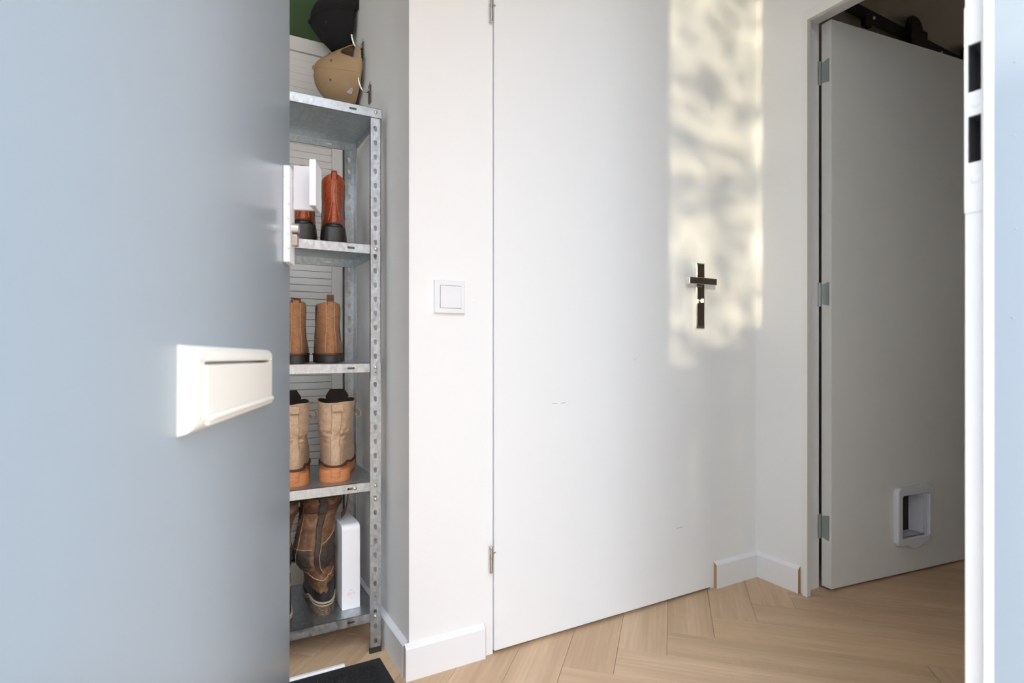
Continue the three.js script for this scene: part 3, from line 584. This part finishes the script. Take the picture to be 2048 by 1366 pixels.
// --- brown suede ankle boots with a dark low sole (third shelf)
function suedeBoot(label, pos, turn, tabUp) {
  const b = thing('suede_boot', label, 'boot', pos, turn, 'boots on the rack');
  const secs = [{ y: 0.027, zb: 0, zf: -0.275, w: 0.0425, e: 0 }, { y: 0.05, zb: 0.004, zf: -0.275, w: 0.043, e: 0.05 }, { y: 0.078, zb: -0.002, zf: -0.22, w: 0.038, e: 0.3 }, { y: 0.108, zb: -0.009, zf: -0.15, w: 0.034, e: 0.9 }, { y: 0.14, zb: -0.01, zf: -0.128, w: 0.034, e: 1 }, { y: 0.174, zb: -0.008, zf: -0.125, w: 0.0335, e: 1 }];
  const S = skin(secs, { heelDrop: 0.012, wrinkle: 0.0016, seedAt: label.length + 3, toeOut: 0.3 }), tilt = (th) => -0.006 * Math.sin(th) ** 2;
  mesh('upper', upperGeo(S, 0.027, 0.174, tilt), M.brownSuede, b);
  mesh('lining', liningGeo(S, 0.174, tilt), M.lining, b);
  mesh('sole', soleGeo(S, 0.03, 0.0, 0.022, 0.0025, 0.0), M.darkSole, b, 'dark rubber sole');
  mesh('welt', soleGeo(S, 0.03, 0.0215, 0.0275, 0.004, 0.0), M.tabBrown, b);
  mesh('back_strip', panelGeo(S, -0.34, 0.34, 0.03, 0.172, 0.001), M.brownSuede, b);
  for (const s of [-1, 1]) mesh('seam', seamGeo(S, [[s * 0.33, 0.172], [s * 0.33, 0.1], [s * 0.36, 0.032]]), M.stitchPale, b);
  for (const s of [-1, 1]) mesh('elastic_panel', panelGeo(S, (v) => s * (1.5 - 0.32 * v), (v) => s * (1.56 + 0.36 * v), 0.07, (th) => 0.174 + tilt(th) - 0.001), M.darkElastic, b, 'dark elastic side panel');
  if (tabUp) mesh('pull_tab', [rbox(-0.0095, 0.0095, 0.16, 0.193, -0.0115, -0.0098, 0.0008), rbox(-0.0095, 0.0095, 0.165, 0.193, -0.0165, -0.0148, 0.0008), rbox(-0.0095, 0.0095, 0.191, 0.1945, -0.0165, -0.0098, 0.0015)], M.tabBrown, b, 'dark brown pull tab');
  else mesh('pull_tab', [rbox(-0.013, 0.013, 0.0, 0.0018, -0.012, 0.006, 0.0008).rotateZ(-0.12).translate(0, 0.179, -0.014), rbox(-0.013, 0.013, 0.168, 0.178, -0.0115, -0.0098, 0.0008)], M.tabBrown, b, 'dark brown pull tab folded over');
  return b;
}
// --- tan suede lace-up boots with an orange-brown sole (fourth shelf)
function tanBoot(label, pos, turn, lean) {
  const seedOf = label.length;
  const b = thing('lace_up_boot', label, 'boot', pos, turn, 'boots on the rack');
  const secs = [{ y: 0.046, zb: 0, zf: -0.28, w: 0.0485, e: 0 }, { y: 0.075, zb: 0.004, zf: -0.282, w: 0.0495, e: 0.05 }, { y: 0.1, zb: 0.001, zf: -0.24, w: 0.046, e: 0.25 }, { y: 0.124, zb: -0.008, zf: -0.165, w: 0.0405, e: 0.8, dx: lean * 0.1 }, { y: 0.145, zb: 0.0, zf: -0.145, w: 0.0455, e: 1, dx: lean * 0.25 }, { y: 0.19, zb: -0.003, zf: -0.142, w: 0.049, e: 1, dx: lean * 0.6 }, { y: 0.238, zb: -0.001, zf: -0.15, w: 0.0545, e: 1, dx: lean }];
  secs.ridge = (th, y) => 0.0032 * Math.exp(-(((y - 0.128) / 0.017) ** 2)) * Math.sin((y + 0.005 * Math.sin(1.6 * th + seedOf) + 0.003 * Math.sin(3.3 * th)) * 2 * Math.PI / 0.0155);
  secs.fold = (y) => 3.2 * Math.exp(-(((y - 0.13) / 0.02) ** 2));
  const S = skin(secs, { heelDrop: 0.01, wrinkle: 0.0026, seedAt: label.length * 1.7, toeOut: 0.25 }), tilt = (th) => 0.007 * Math.abs(Math.sin(th)) + 0.003 * Math.sin(3 * th + 1);
  mesh('upper', upperGeo(S, 0.046, 0.221, tilt, 0.0024), M.tanSuede, b);
  mesh('lining', liningGeo(S, 0.221, tilt, 0.0024, 0.075), M.lining, b);
  mesh('sole', soleGeo(S, 0.05, 0.0115, 0.042, 0.0035, 0.01), M.orangeSole, b);
  mesh('welt', soleGeo(S, 0.05, 0.0415, 0.048, 0.005, 0.01), M.tabBrown, b, 'brown stitched welt');
  mesh('heel', heelGeo(0.0435, 0.085, 0, 0.0345), M.orangeSole, b, 'orange-brown block heel');
  mesh('back_strip', panelGeo(S, -0.3, 0.3, 0.05, 0.219, 0.0024), M.tanSuede, b);
  for (const s of [-1, 1]) mesh('seam', seamGeo(S, [[s * 0.29, 0.217], [s * 0.3, 0.13], [s * 0.33, 0.052]], 0.0005, 0.0018), M.stitchPale, b);
  mesh('pull_tab', [rbox(-0.0155, 0.0155, -0.02, 0.0, 0.0, 0.0048, 0.0018).translate(lean, 0.220, 0.003), rbox(-0.0155, 0.0155, -0.002, 0.0015, -0.008, 0.0078, 0.0014).translate(lean, 0.220, 0)], M.tanSuede, b);
  const tg = new THREE.Shape([[-0.03, 0], [0.03, 0], [0.031, 0.05], [0.02, 0.068], [-0.02, 0.068], [-0.031, 0.05]].map((p) => new THREE.Vector2(...p)));
  mesh('tongue', new THREE.ExtrudeGeometry(tg, { depth: 0.005, bevelEnabled: true, bevelSize: 0.002, bevelThickness: 0.0015, bevelSegments: 2 }).rotateX(-0.12).translate(lean + 0.006, 0.185, -0.132), M.darkElastic, b, 'dark lined tongue');
  const L = []; for (let k = 0; k < 4; k++) { const y = 0.16 + k * 0.017; L.push(seamGeo(S, [[2.5, y], [3.14, y + 0.006], [3.78, y]], 0.0018, 0.004, 12)); }
  const kx = S(2.0, 0.19, 0.004);
  L.push(tube([[kx.x, kx.y + 0.006, kx.z], [kx.x + 0.016, kx.y + 0.006, kx.z + 0.01], [kx.x + 0.022, kx.y - 0.012, kx.z + 0.012], [kx.x + 0.013, kx.y - 0.017, kx.z + 0.01], [kx.x + 0.004, kx.y - 0.004, kx.z + 0.004]], 0.0017, 40, 7));
  L.push(tube([[kx.x, kx.y + 0.03, kx.z - 0.01], [kx.x + 0.008, kx.y + 0.028, kx.z], [kx.x + 0.012, kx.y + 0.031, kx.z + 0.006]], 0.0016, 16, 7));
  mesh('laces', L, M.tanSuede, b);
  return b;
}
// --- tall brown boots, muddy soles, strap and buckle (bottom shelf)
function tallBoot(label, pos, turn) {
  const b = thing('tall_boot', label, 'boot', pos, turn, 'boots on the rack');
  const secs = [{ y: 0.048, zb: 0, zf: -0.28, w: 0.0465, e: 0 }, { y: 0.08, zb: 0.003, zf: -0.282, w: 0.048, e: 0.05, dx: -0.002 }, { y: 0.108, zb: 0.0, zf: -0.25, w: 0.049, e: 0.2, dx: -0.008 }, { y: 0.135, zb: -0.004, zf: -0.165, w: 0.056, e: 0.85, dx: -0.022 }, { y: 0.165, zb: 0.006, zf: -0.14, w: 0.0585, e: 1, dx: -0.026 }, { y: 0.2, zb: 0.002, zf: -0.132, w: 0.055, e: 1, dx: -0.021 }, { y: 0.255, zb: -0.006, zf: -0.13, w: 0.0505, e: 1, dx: -0.016 }, { y: 0.3, zb: -0.004, zf: -0.135, w: 0.056, e: 1, dx: -0.006 }, { y: 0.336, zb: 0.0, zf: -0.14, w: 0.0605, e: 1, dx: -0.004 }];
  secs.ridge = (th, y) => 0.003 * Math.exp(-(((y - 0.118) / 0.02) ** 2)) * Math.sin((y + 0.006 * Math.sin(1.4 * th + 1) + 0.003 * Math.sin(3.1 * th)) * 2 * Math.PI / 0.02);
  secs.fold = (y) => 2.0 * Math.exp(-(((y - 0.12) / 0.022) ** 2)) + 0.5 * Math.exp(-(((y - 0.19) / 0.03) ** 2));
  const S = skin(secs, { heelDrop: 0.02, wrinkle: 0.003, seedAt: label.length * 0.9, toeOut: 0.1 }), tilt = (th) => 0.004 * Math.sin(th) - 0.002;
  mesh('upper', upperGeo(S, 0.05, 0.336, tilt, 0.003), M.bootBrown, b);
  mesh('collar', panelGeo(S, -3.1, 3.1, 0.326, (th) => 0.336 + tilt(th), 0.0018, 60, 4), M.bootDark, b, 'dark padded collar');
  mesh('lining', liningGeo(S, 0.335, tilt, 0.003, 0.16), M.lining, b);
  mesh('sole', soleGeo(S, 0.052, 0.0, 0.03, 0.004, 0.0), M.muddy, b, 'rubber sole caked with dried mud');
  mesh('rubber_counter', soleGeo(S, 0.055, 0.03, 0.0885, 0.0012, 0.02), M.blackHeel, b, 'black rubber heel guard');
  mesh('sole_rand', [seamGeo(S, [[-2.6, 0.052], [2.6, 0.052]], 0.0032, 0.003, 60).translate(0, -0.016, 0), seamGeo(S, [[-2.6, 0.052], [2.6, 0.052]], 0.0022, 0.003, 60).translate(0, -0.0235, 0)], M.mudRand, b, 'pale muddy rand around the heel');
  mesh('heel_counter', panelGeo(S, -1.35, -0.22, 0.128, (th) => 0.185 + 0.004 * (th + 0.8)), M.bootDark, b, 'dark leather panel');
  mesh('heel_counter', panelGeo(S, 0.2, 1.35, 0.128, (th) => 0.196 + 0.032 * (th - 0.2)), M.bootDark, b, 'dark leather panel');
  mesh('back_strap', panelGeo(S, (v) => -0.05 - 0.1 * v, (v) => 0.14 + 0.13 * v, 0.12, 0.322, 0.0024), M.bootDark, b, 'dark strap up the back');
  mesh('cross_strap', panelGeo(S, -2.2, 2.2, (th) => 0.288 + 0.006 * th, (th) => 0.305 + 0.006 * th, 0.0035, 40, 4), M.tabBrown, b, 'brown strap around the top');
  mesh('strap_loop', [panelGeo(S, -0.19, 0.27, 0.281, 0.315, 0.0062, 8, 6), panelGeo(S, -0.13, 0.28, 0.248, 0.276, 0.0042, 8, 6), panelGeo(S, -0.19, 0.2, 0.316, 0.332, 0.0042, 8, 6)], M.bootDark, b);
  mesh('strap_end', [tube([S(1.3, 0.297, 0.004), S(1.45, 0.3, 0.016), S(1.55, 0.312, 0.021), S(1.75, 0.318, 0.012), S(1.95, 0.316, 0.006)], 0.0018, 30, 6)].map((g) => g.translate(0, -0.305, 0).scale(1, 5, 1).translate(0, -1.22 + 0.012 + 1.51, 0)), M.tabBrown, b);
  b.children.at(-1).visible = true;
  mesh('seam', [seamGeo(S, [[-1.35, 0.186], [-0.22, 0.19]], 0.0007, 0.0014), seamGeo(S, [[0.2, 0.2], [1.35, 0.236]], 0.0007, 0.0014), seamGeo(S, [[-0.95, 0.13], [-0.98, 0.2], [-0.9, 0.285]], 0.0006, 0.0014), seamGeo(S, [[0.18, 0.12], [0.2, 0.2]], 0.0006, 0.0026), seamGeo(S, [[-1.2, 0.118], [0, 0.1], [1.2, 0.118]], 0.001, 0.0016)], M.stitchPale, b, 'pale brown stitching');
  return b;
}
cognacBoot('shiny cognac leather ankle boot with black block heel, right of the pair', [0.351, 1.161, -1.652], -0.15);
cognacBoot('shiny cognac leather ankle boot half hidden behind the white pull handle', [0.266, 1.161, -1.645], -0.12);
suedeBoot('brown suede ankle boot with upright pull tab, right of the pair', [0.342, 0.824, -1.652], -0.06, true);
suedeBoot('brown suede ankle boot with folded pull tab, left of the pair', [0.249, 0.824, -1.648], 0.0, false);
tanBoot('tan suede lace-up boot with orange-brown sole, right of the pair', [0.352, 0.487, -1.643], -0.16, 0.006);
tanBoot('tan suede lace-up boot with orange-brown sole, left of the pair', [0.243, 0.487, -1.642], -0.02, -0.004);
tallBoot('tall brown buckled boot with muddy sole, standing beside the white box', [0.325, 0.114, -1.652], -0.09);
tallBoot('tall brown buckled boot mostly hidden by the blue front door', [0.214, 0.114, -1.612], 0.16);

// ------------------------------------------------------------------ white modem box on the bottom shelf
{
  const t = thing('modem', 'slim white upright modem box on the bottom shelf', 'modem', [0.399, 0.114, -1.655]);
  const s = new THREE.Shape(); s.moveTo(0, 0); s.lineTo(0, 0.225); s.quadraticCurveTo(0, 0.243, -0.018, 0.243); s.lineTo(-0.15, 0.243); s.lineTo(-0.15, 0); s.lineTo(0, 0);
  mesh('case', new THREE.ExtrudeGeometry(s, { depth: 0.047, bevelEnabled: true, bevelSize: 0.0015, bevelThickness: 0.0025, bevelSegments: 3, bevelOffset: -0.0015, curveSegments: 10 }).translate(0, 0, -0.0235).rotateY(-Math.PI / 2).translate(0, 0.0005, 0), M.plasticWhite, t);
  const cv = document.createElement('canvas'); cv.width = 256; cv.height = 256; const c = cv.getContext('2d');
  c.fillStyle = '#f0f0f2'; c.fillRect(0, 0, 256, 256);
  c.strokeStyle = '#b9b9c0'; c.lineWidth = 5; c.beginPath(); c.ellipse(112, 40, 14, 11, 0, 0, 7); c.stroke(); c.beginPath(); c.moveTo(132, 34); c.lineTo(160, 34); c.moveTo(136, 50); c.lineTo(154, 50); c.stroke();
  c.strokeStyle = '#f6bfa0'; c.lineWidth = 11; c.lineCap = 'round';
  c.beginPath(); c.moveTo(48, 140); c.quadraticCurveTo(60, 90, 84, 96); c.quadraticCurveTo(100, 84, 118, 112); c.quadraticCurveTo(138, 140, 106, 142); c.lineTo(50, 142); c.stroke();
  c.beginPath(); c.moveTo(78, 138); c.lineTo(86, 104); c.stroke(); c.lineWidth = 7; c.beginPath(); c.ellipse(170, 112, 18, 22, 0, 0, 7); c.stroke(); c.beginPath(); c.moveTo(196, 92); c.lineTo(196, 138); c.stroke();
  c.strokeStyle = '#b4a99a'; c.lineWidth = 5; c.beginPath(); c.moveTo(104, 206); c.lineTo(160, 198); c.stroke();
  const tx = new THREE.CanvasTexture(cv); tx.colorSpace = THREE.SRGBColorSpace;
  const pg = new THREE.PlaneGeometry(0.036, 0.036).translate(0, 0.044, 0.0021); pg.userData.keepUV = true;
  mesh('print', pg, std({ map: tx, roughness: 0.35 }), t, 'small faded orange logo and grey marks');
}

// ------------------------------------------------------------------ caps on the hooks
function cap(label, mat, pos, tilt, logo, R = 0.094, HT = 0.148) {
  const t = thing('baseball_cap', label, 'cap', pos);
  const o = new THREE.Matrix4().makeBasis(new THREE.Vector3(0, 0, 1), new THREE.Vector3(-1, 0, 0), new THREE.Vector3(0, -1, 0));
  t.setRotationFromMatrix(o); t.rotateX(tilt[0]); t.rotateY(tilt[1]); t.rotateZ(tilt[2]);
  // local: crown up = y, front = +z; th measured from the front
  const C = (th, v, off = 0) => {
    const ex = 1.75 + 0.75 * Math.cos(th), pr = Math.pow(Math.max(0, 1 - Math.pow(v, ex)), 0.6 + 0.08 * Math.cos(th) * -1), seam = Math.abs(((th / (Math.PI / 3)) % 1 + 1) % 1 - 0.5) * 2; // 1 at seams
    const pil = -0.0022 * smooth(0.8, 1, seam) * (1 - v);
    const dent = -0.007 * Math.exp(-(((th - 1.75) / 0.2) ** 2 + ((v - 0.36) / 0.2) ** 2)) + 0.004 * noise(th * 2.5, v * 5, 3) * (1 - v);
    const r = (R + pil + dent + off) * pr, k = th;
    return new THREE.Vector3(Math.sin(k) * r * 0.9, HT * v + off * v, Math.cos(k) * r * (1.08 + 0.06 * Math.cos(k)));
  };
  const arch = (th) => { const d = Math.abs(th - Math.PI); return d < 0.6 ? 0.44 * Math.sqrt(1 - (d / 0.6) ** 2) : 0; };
  const crown = (off) => keep(grid((u, v) => { const th = u * Math.PI * 2, v0 = arch(th); return C(th, v0 + (1 - v0) * v, off); }, 96, 28, true), 0.6, 0.2);
  mesh('crown', [crown(0), crown(-0.0018)], mat, t);
  const rim = []; for (const [a, b] of [[-2.54, 2.54]]) rim.push(tube(Array.from({ length: 60 }, (_, i) => C(a + (b - a) * i / 59, 0.004, 0.0)), 0.0014, 100, 6));
  rim.push(tube(Array.from({ length: 30 }, (_, i) => { const th = Math.PI - 0.595 + 1.19 * i / 29; return C(th, arch(th), 0); }), 0.0013, 50, 6));
  mesh('binding', rim, mat, t);
  for (let k = 0; k < 6; k++) mesh('seam', tube(Array.from({ length: 16 }, (_, i) => { const th = k * Math.PI / 3 , v0 = k === 3 ? 0.45 : 0.01; return C(th, v0 + (0.985 - v0) * i / 15, 0.0004); }), 0.0011, 30, 5), mat, t);
  mesh('button', new THREE.SphereGeometry(0.0075, 16, 10).scale(1, 0.6, 1).translate(0, HT + 0.001, 0), mat, t);
  for (let k = 0; k < 6; k++) { const th = (k + 0.5) * Math.PI / 3, p = C(th, 0.66, 0.0006), q = C(th, 0.66, 0.01).sub(p).normalize(); const g = new THREE.TorusGeometry(0.0026, 0.0009, 8, 14); g.applyQuaternion(new THREE.Quaternion().setFromUnitVectors(new THREE.Vector3(0, 0, 1), q)); g.translate(p.x, p.y, p.z); mesh('eyelet', g, M.bootDark, t); }
  // strap across the opening
  mesh('strap', keep(grid((u, v) => C(Math.PI - 0.68 + 1.36 * u, 0.012 + 0.1 * v, -0.0016), 20, 3), 0.1, 0.02), mat, t);
  // brim
  const brim = (off) => keep(grid((u, v) => { const th = -1.05 + 2.1 * u, e = C(th, 0.003), x = e.x * (1 + 0.06 * v); const reach = 0.07 * Math.pow(Math.cos(th * 1.42), 0.6); return new THREE.Vector3(x, off - 0.026 * (x / R) ** 2 * v + 0.002 - 0.012 * v, e.z + reach * v); }, 30, 10), 0.2, 0.08);
  mesh('brim', [brim(0), brim(-0.0035)], mat, t);
  if (logo) {
    const p = C(1.5, 0.2, 0.002), q = C(1.5, 0.2, 0.02).sub(C(1.5, 0.2, 0)).normalize();
    const up = new THREE.Vector3(0, 0, -1); const x = up.clone().cross(q).normalize(), y = q.clone().cross(x).normalize(), m = new THREE.Matrix4().makeBasis(x, y, q).setPosition(p);
    const V2 = (a) => new THREE.Vector2(...a), outer = new THREE.Shape([[-0.0085, -0.007], [0.007, -0.007], [0.0075, 0.006], [0.005, 0.010], [0.0, 0.006]].map(V2));
    outer.holes.push(new THREE.Path([[-0.0052, -0.0052], [0.0, 0.0028], [0.0045, 0.0066], [0.0052, 0.004], [0.005, -0.0052]].map(V2)));
    const ex = (s) => new THREE.ExtrudeGeometry(s, { depth: 0.0012, bevelEnabled: false });
    mesh('embroidered_logo', [ex(outer), ex(new THREE.Shape([[-0.003, -0.0042], [0.0038, -0.0042], [0.0036, 0.002], [0.0015, 0.001]].map(V2))), ex(new THREE.Shape([[-0.009, -0.0105], [0.0072, -0.0105], [0.0072, -0.0083], [-0.009, -0.0083]].map(V2)))].map((g) => g.applyMatrix4(m)), M.thread, t, 'small white embroidered flag mark');
  }
  return t;
}
cap('beige cotton baseball cap hanging from a wall hook above the rack', M.capBeige, [0.478, 1.786, -1.94], [0, -0.85, 0], true, 0.101, 0.131);
cap('black baseball cap hanging behind the beige one', M.capBlack, [0.478, 1.985, -2.035], [0, 2.85, 0], false, 0.099, 0.128);

// coat hooks on the alcove wall: plate with an up-curved double prong
function hook(label, pos) {
  const t = thing('coat_hook', label, 'hook', pos, 0, 'coat hooks on the alcove wall');
  mesh('wall_plate', rbox(-0.0045, 0, -0.045, 0.012, -0.011, 0.011, 0.001), M.steelDark, t);
  mesh('prong', [tube([[-0.001, 0.022, 0.0], [-0.004, 0.0, 0.0], [-0.014, -0.011, 0.0], [-0.028, -0.006, 0.002], [-0.037, 0.012, 0.004], [-0.04, 0.024, 0.005]], 0.0034, 40, 10), new THREE.SphereGeometry(0.0042, 12, 8).translate(-0.04, 0.0245, 0.005), new THREE.SphereGeometry(0.0034, 12, 8).translate(-0.001, 0.0225, 0)], M.chrome, t);
  return t;
}
hook('chrome coat hook in front of the lower edge of the beige cap', [XA, 1.692, -1.80]);
hook('chrome coat hook holding the beige cap by its strap', [XA, 1.868, -1.885]);

// ------------------------------------------------------------------ door mat and threshold strip
{
  const t = thing('door_mat', 'black ribbed rubber mat on the floor in front of the shoe rack', 'mat', [0.17, 0, -1.33]);
  const x0 = -0.3, x1 = 0.285, z0 = -0.228, z1 = 0.2;
  mesh('mat_base', rbox(x0, x1, 0.0003, 0.006, z0, z1, 0.0025), M.mat, t);
  const ribs = [];
  for (let x = x0 + 0.03; x < x1 - 0.02; x += 0.0085) for (let z = z0 + 0.028; z < z1 - 0.02; z += 0.0125) ribs.push(new THREE.BoxGeometry(0.0042, 0.003, 0.0085).rotateY(rr(-0.25, 0.25)).translate(x + rr(-0.001, 0.001), 0.0068, z + (Math.round(x / 0.0085) % 2) * 0.006));
  const rm = mesh('rib', ribs, M.mat, t); rm.userData.kind = 'stuff';
  const s = thing('floor_strip', 'white metal edging strip along the back of the rubber mat', 'floor strip', [0.03, 0, -1.568]);
  const sh = new THREE.Shape([[0, 0], [0.0, 0.004], [0.004, 0.0075], [0.012, 0.0075], [0.012, 0]].map((p) => new THREE.Vector2(...p)));
  mesh('strip', new THREE.ExtrudeGeometry(sh, { depth: 0.62, bevelEnabled: false }).rotateY(Math.PI / 2).translate(-0.29, 0.0002, 0.006), M.trimWhite, s);
}

// ------------------------------------------------------------------ dim room beyond: sliding door on a black rail
{
  const rail = thing('sliding_door_rail', 'black flat steel sliding door rail on the beige wall', 'rail', [3.1, 2.405, -1.52]);
  mesh('bar', rbox(-0.9, 1.2, -0.03, 0.03, 0.035, 0.041, 0.001), M.blackMetal, rail);
  for (const x of [-0.33, 0.3, 1.0]) mesh('spacer', cyl(0.012, 0.012, 0.036, 16).rotateX(Math.PI / 2).translate(x, 0, 0.018), M.blackMetal, rail);
  for (const x of [-0.33, 0.3, 1.0]) mesh('bolt', lathe([[0, 0.006], [0.006, 0.005], [0.008, 0]], 12).rotateX(Math.PI / 2).translate(x, 0, 0.041), M.nickel, rail);
  mesh('end_stop', rbox(-0.42, -0.37, -0.062, -0.012, 0.03, 0.055, 0.006), M.blackMetal, rail);
  const d = thing('sliding_door', 'brown sliding door hanging from the black rail', 'sliding door', [3.39, 0.012, -1.475]);
  mesh('door_panel', rbox(-0.44, 0.44, 0, 2.31, -0.005, 0.02, 0.002), M.darkWood, d);
  for (const x of [-0.28, 0.28]) {
    const h = part('hanger', d, [x, 0, 0]);
    mesh('wheel', cyl(0.074, 0.074, 0.012, 28).rotateX(Math.PI / 2).translate(0, 2.418, 0.0).translate(0, 0, 0.006), M.blackMetal, h);
    mesh('strap', rbox(-0.07, 0.085, 2.16, 2.425, 0.0205, 0.026, 0.001), M.blackMetal, h);
  }
}

// ------------------------------------------------------------------ outside, behind the camera
structure('ground', box(-14, 16, -0.16, -0.125, -0.0, 16), M.ground, 'paved path outside the front door', 'ground');
structure('doorstep', box(-0.6, 1.2, -0.125, -0.013, 0.0, 0.5), M.ground, 'stone doorstep at the front door', 'doorstep');
{ // unseen house added across the street to cut skylight on the hall wall
  const h = thing('added_house', 'unseen brick house added across the street to hold back skylight', 'house', [3.4, -0.125, 9.5]);
  mesh('wall', box(-6.2, 5.8, 0, 5.6, 0, 0.6), M.brick, h);
  const roof = new THREE.Shape([[0, 0], [4, 2.6], [8, 0]].map((p) => new THREE.Vector2(...p)));
  mesh('roof', new THREE.ExtrudeGeometry(roof, { depth: 11.8, bevelEnabled: false }).rotateY(-Math.PI / 2).translate(5.9, 5.6, -0.2), M.bark, h);
  for (const x of [-4, -1.3, 1.3, 4]) for (const y of [1, 3.6]) { const w = mesh('window', box(x - 0.7, x + 0.7, y, y + 1.4, -0.03, 0.02), M.render, h); mesh('pane', box(x - 0.62, x + 0.62, y + 0.08, y + 1.32, -0.04, -0.03), M.blackRubber, w); }
}
structure('wall_sun_block', box(-2.55, -1.174, -0.125, 2.9, 0.88, 1.12), M.render, 'unseen white rendered wall added outside to block the sun', 'wall');  // added sun blocker, its end sets the left edge of the sun patch
{
  const at = new THREE.Vector3(1.65, 0, -1.42).addScaledVector(SUN_TRAVEL, -6);
  const t = thing('sun_block_fence', 'unseen white board fence added outside the front door to block the low sun', 'fence', [at.x, -0.125, at.z], Math.atan2(1.02, -1) + Math.PI);  // added out of view to stop the sun below the dappled patch
  for (let k = -3; k <= 3; k++) mesh('board', box(k * 0.16 - 0.0775, k * 0.16 + 0.0775, 0.02, 1.73 + 0.1 * Math.sin(k * 2.1), -0.01, 0.01), M.render, t);
  for (const y of [0.4, 1.5]) mesh('rail', box(-0.56, 0.56, y - 0.04, y + 0.04, 0.011, 0.05), M.render, t);
}
{
  const at = new THREE.Vector3(1.65, 1.55, -1.42).addScaledVector(SUN_TRAVEL, -9.6);
  const t = thing('garden_tree', 'leafy garden tree outside the front door', 'tree', [at.x, -0.125, at.z]);
  mesh('trunk', tube([[-0.9, 0, -0.75], [-0.88, 1.2, -0.7], [-0.8, 2.2, -0.6], [-0.7, 3.4, -0.5]], 0.09, 20, 10), M.bark, t);
  for (let k = 0; k < 9; k++) { const a = k * 2.4, y = 1.7 + k * 0.22; mesh('branch', tube([[-0.8, y, -0.6], [-0.8 + Math.cos(a) * 0.5, y + 0.25, -0.6 + Math.sin(a) * 0.5], [-0.8 + Math.cos(a) * 1.2, y + 0.5, -0.6 + Math.sin(a) * 1.2]], 0.012, 12, 6), M.bark, t); }
  const lf = new THREE.Shape(); lf.moveTo(0, -0.05); lf.quadraticCurveTo(0.03, 0, 0, 0.05); lf.quadraticCurveTo(-0.03, 0, 0, -0.05);
  const N = 3400, im = new THREE.InstancedMesh(new THREE.ShapeGeometry(lf, 4), M.leaf, N), q = new THREE.Quaternion(), e = new THREE.Euler(), m4 = new THREE.Matrix4();
  for (let i = 0; i < N; i++) {
    const x = rr(-0.75, 0.75), z = rr(-0.75, 0.75), y = 1.2 + 3.2 * Math.pow(rnd(), 1.5);
    e.set(rr(0, 6), rr(0, 6), rr(0, 6)); q.setFromEuler(e); const s = rr(0.6, 1.2);
    m4.compose(new THREE.Vector3(x, y, z), q, new THREE.Vector3(s, s, s)); im.setMatrixAt(i, m4);
  }
  im.name = 'foliage'; im.userData.kind = 'stuff'; shadowed(im); t.add(im);
}

renderer.render(scene, camera);
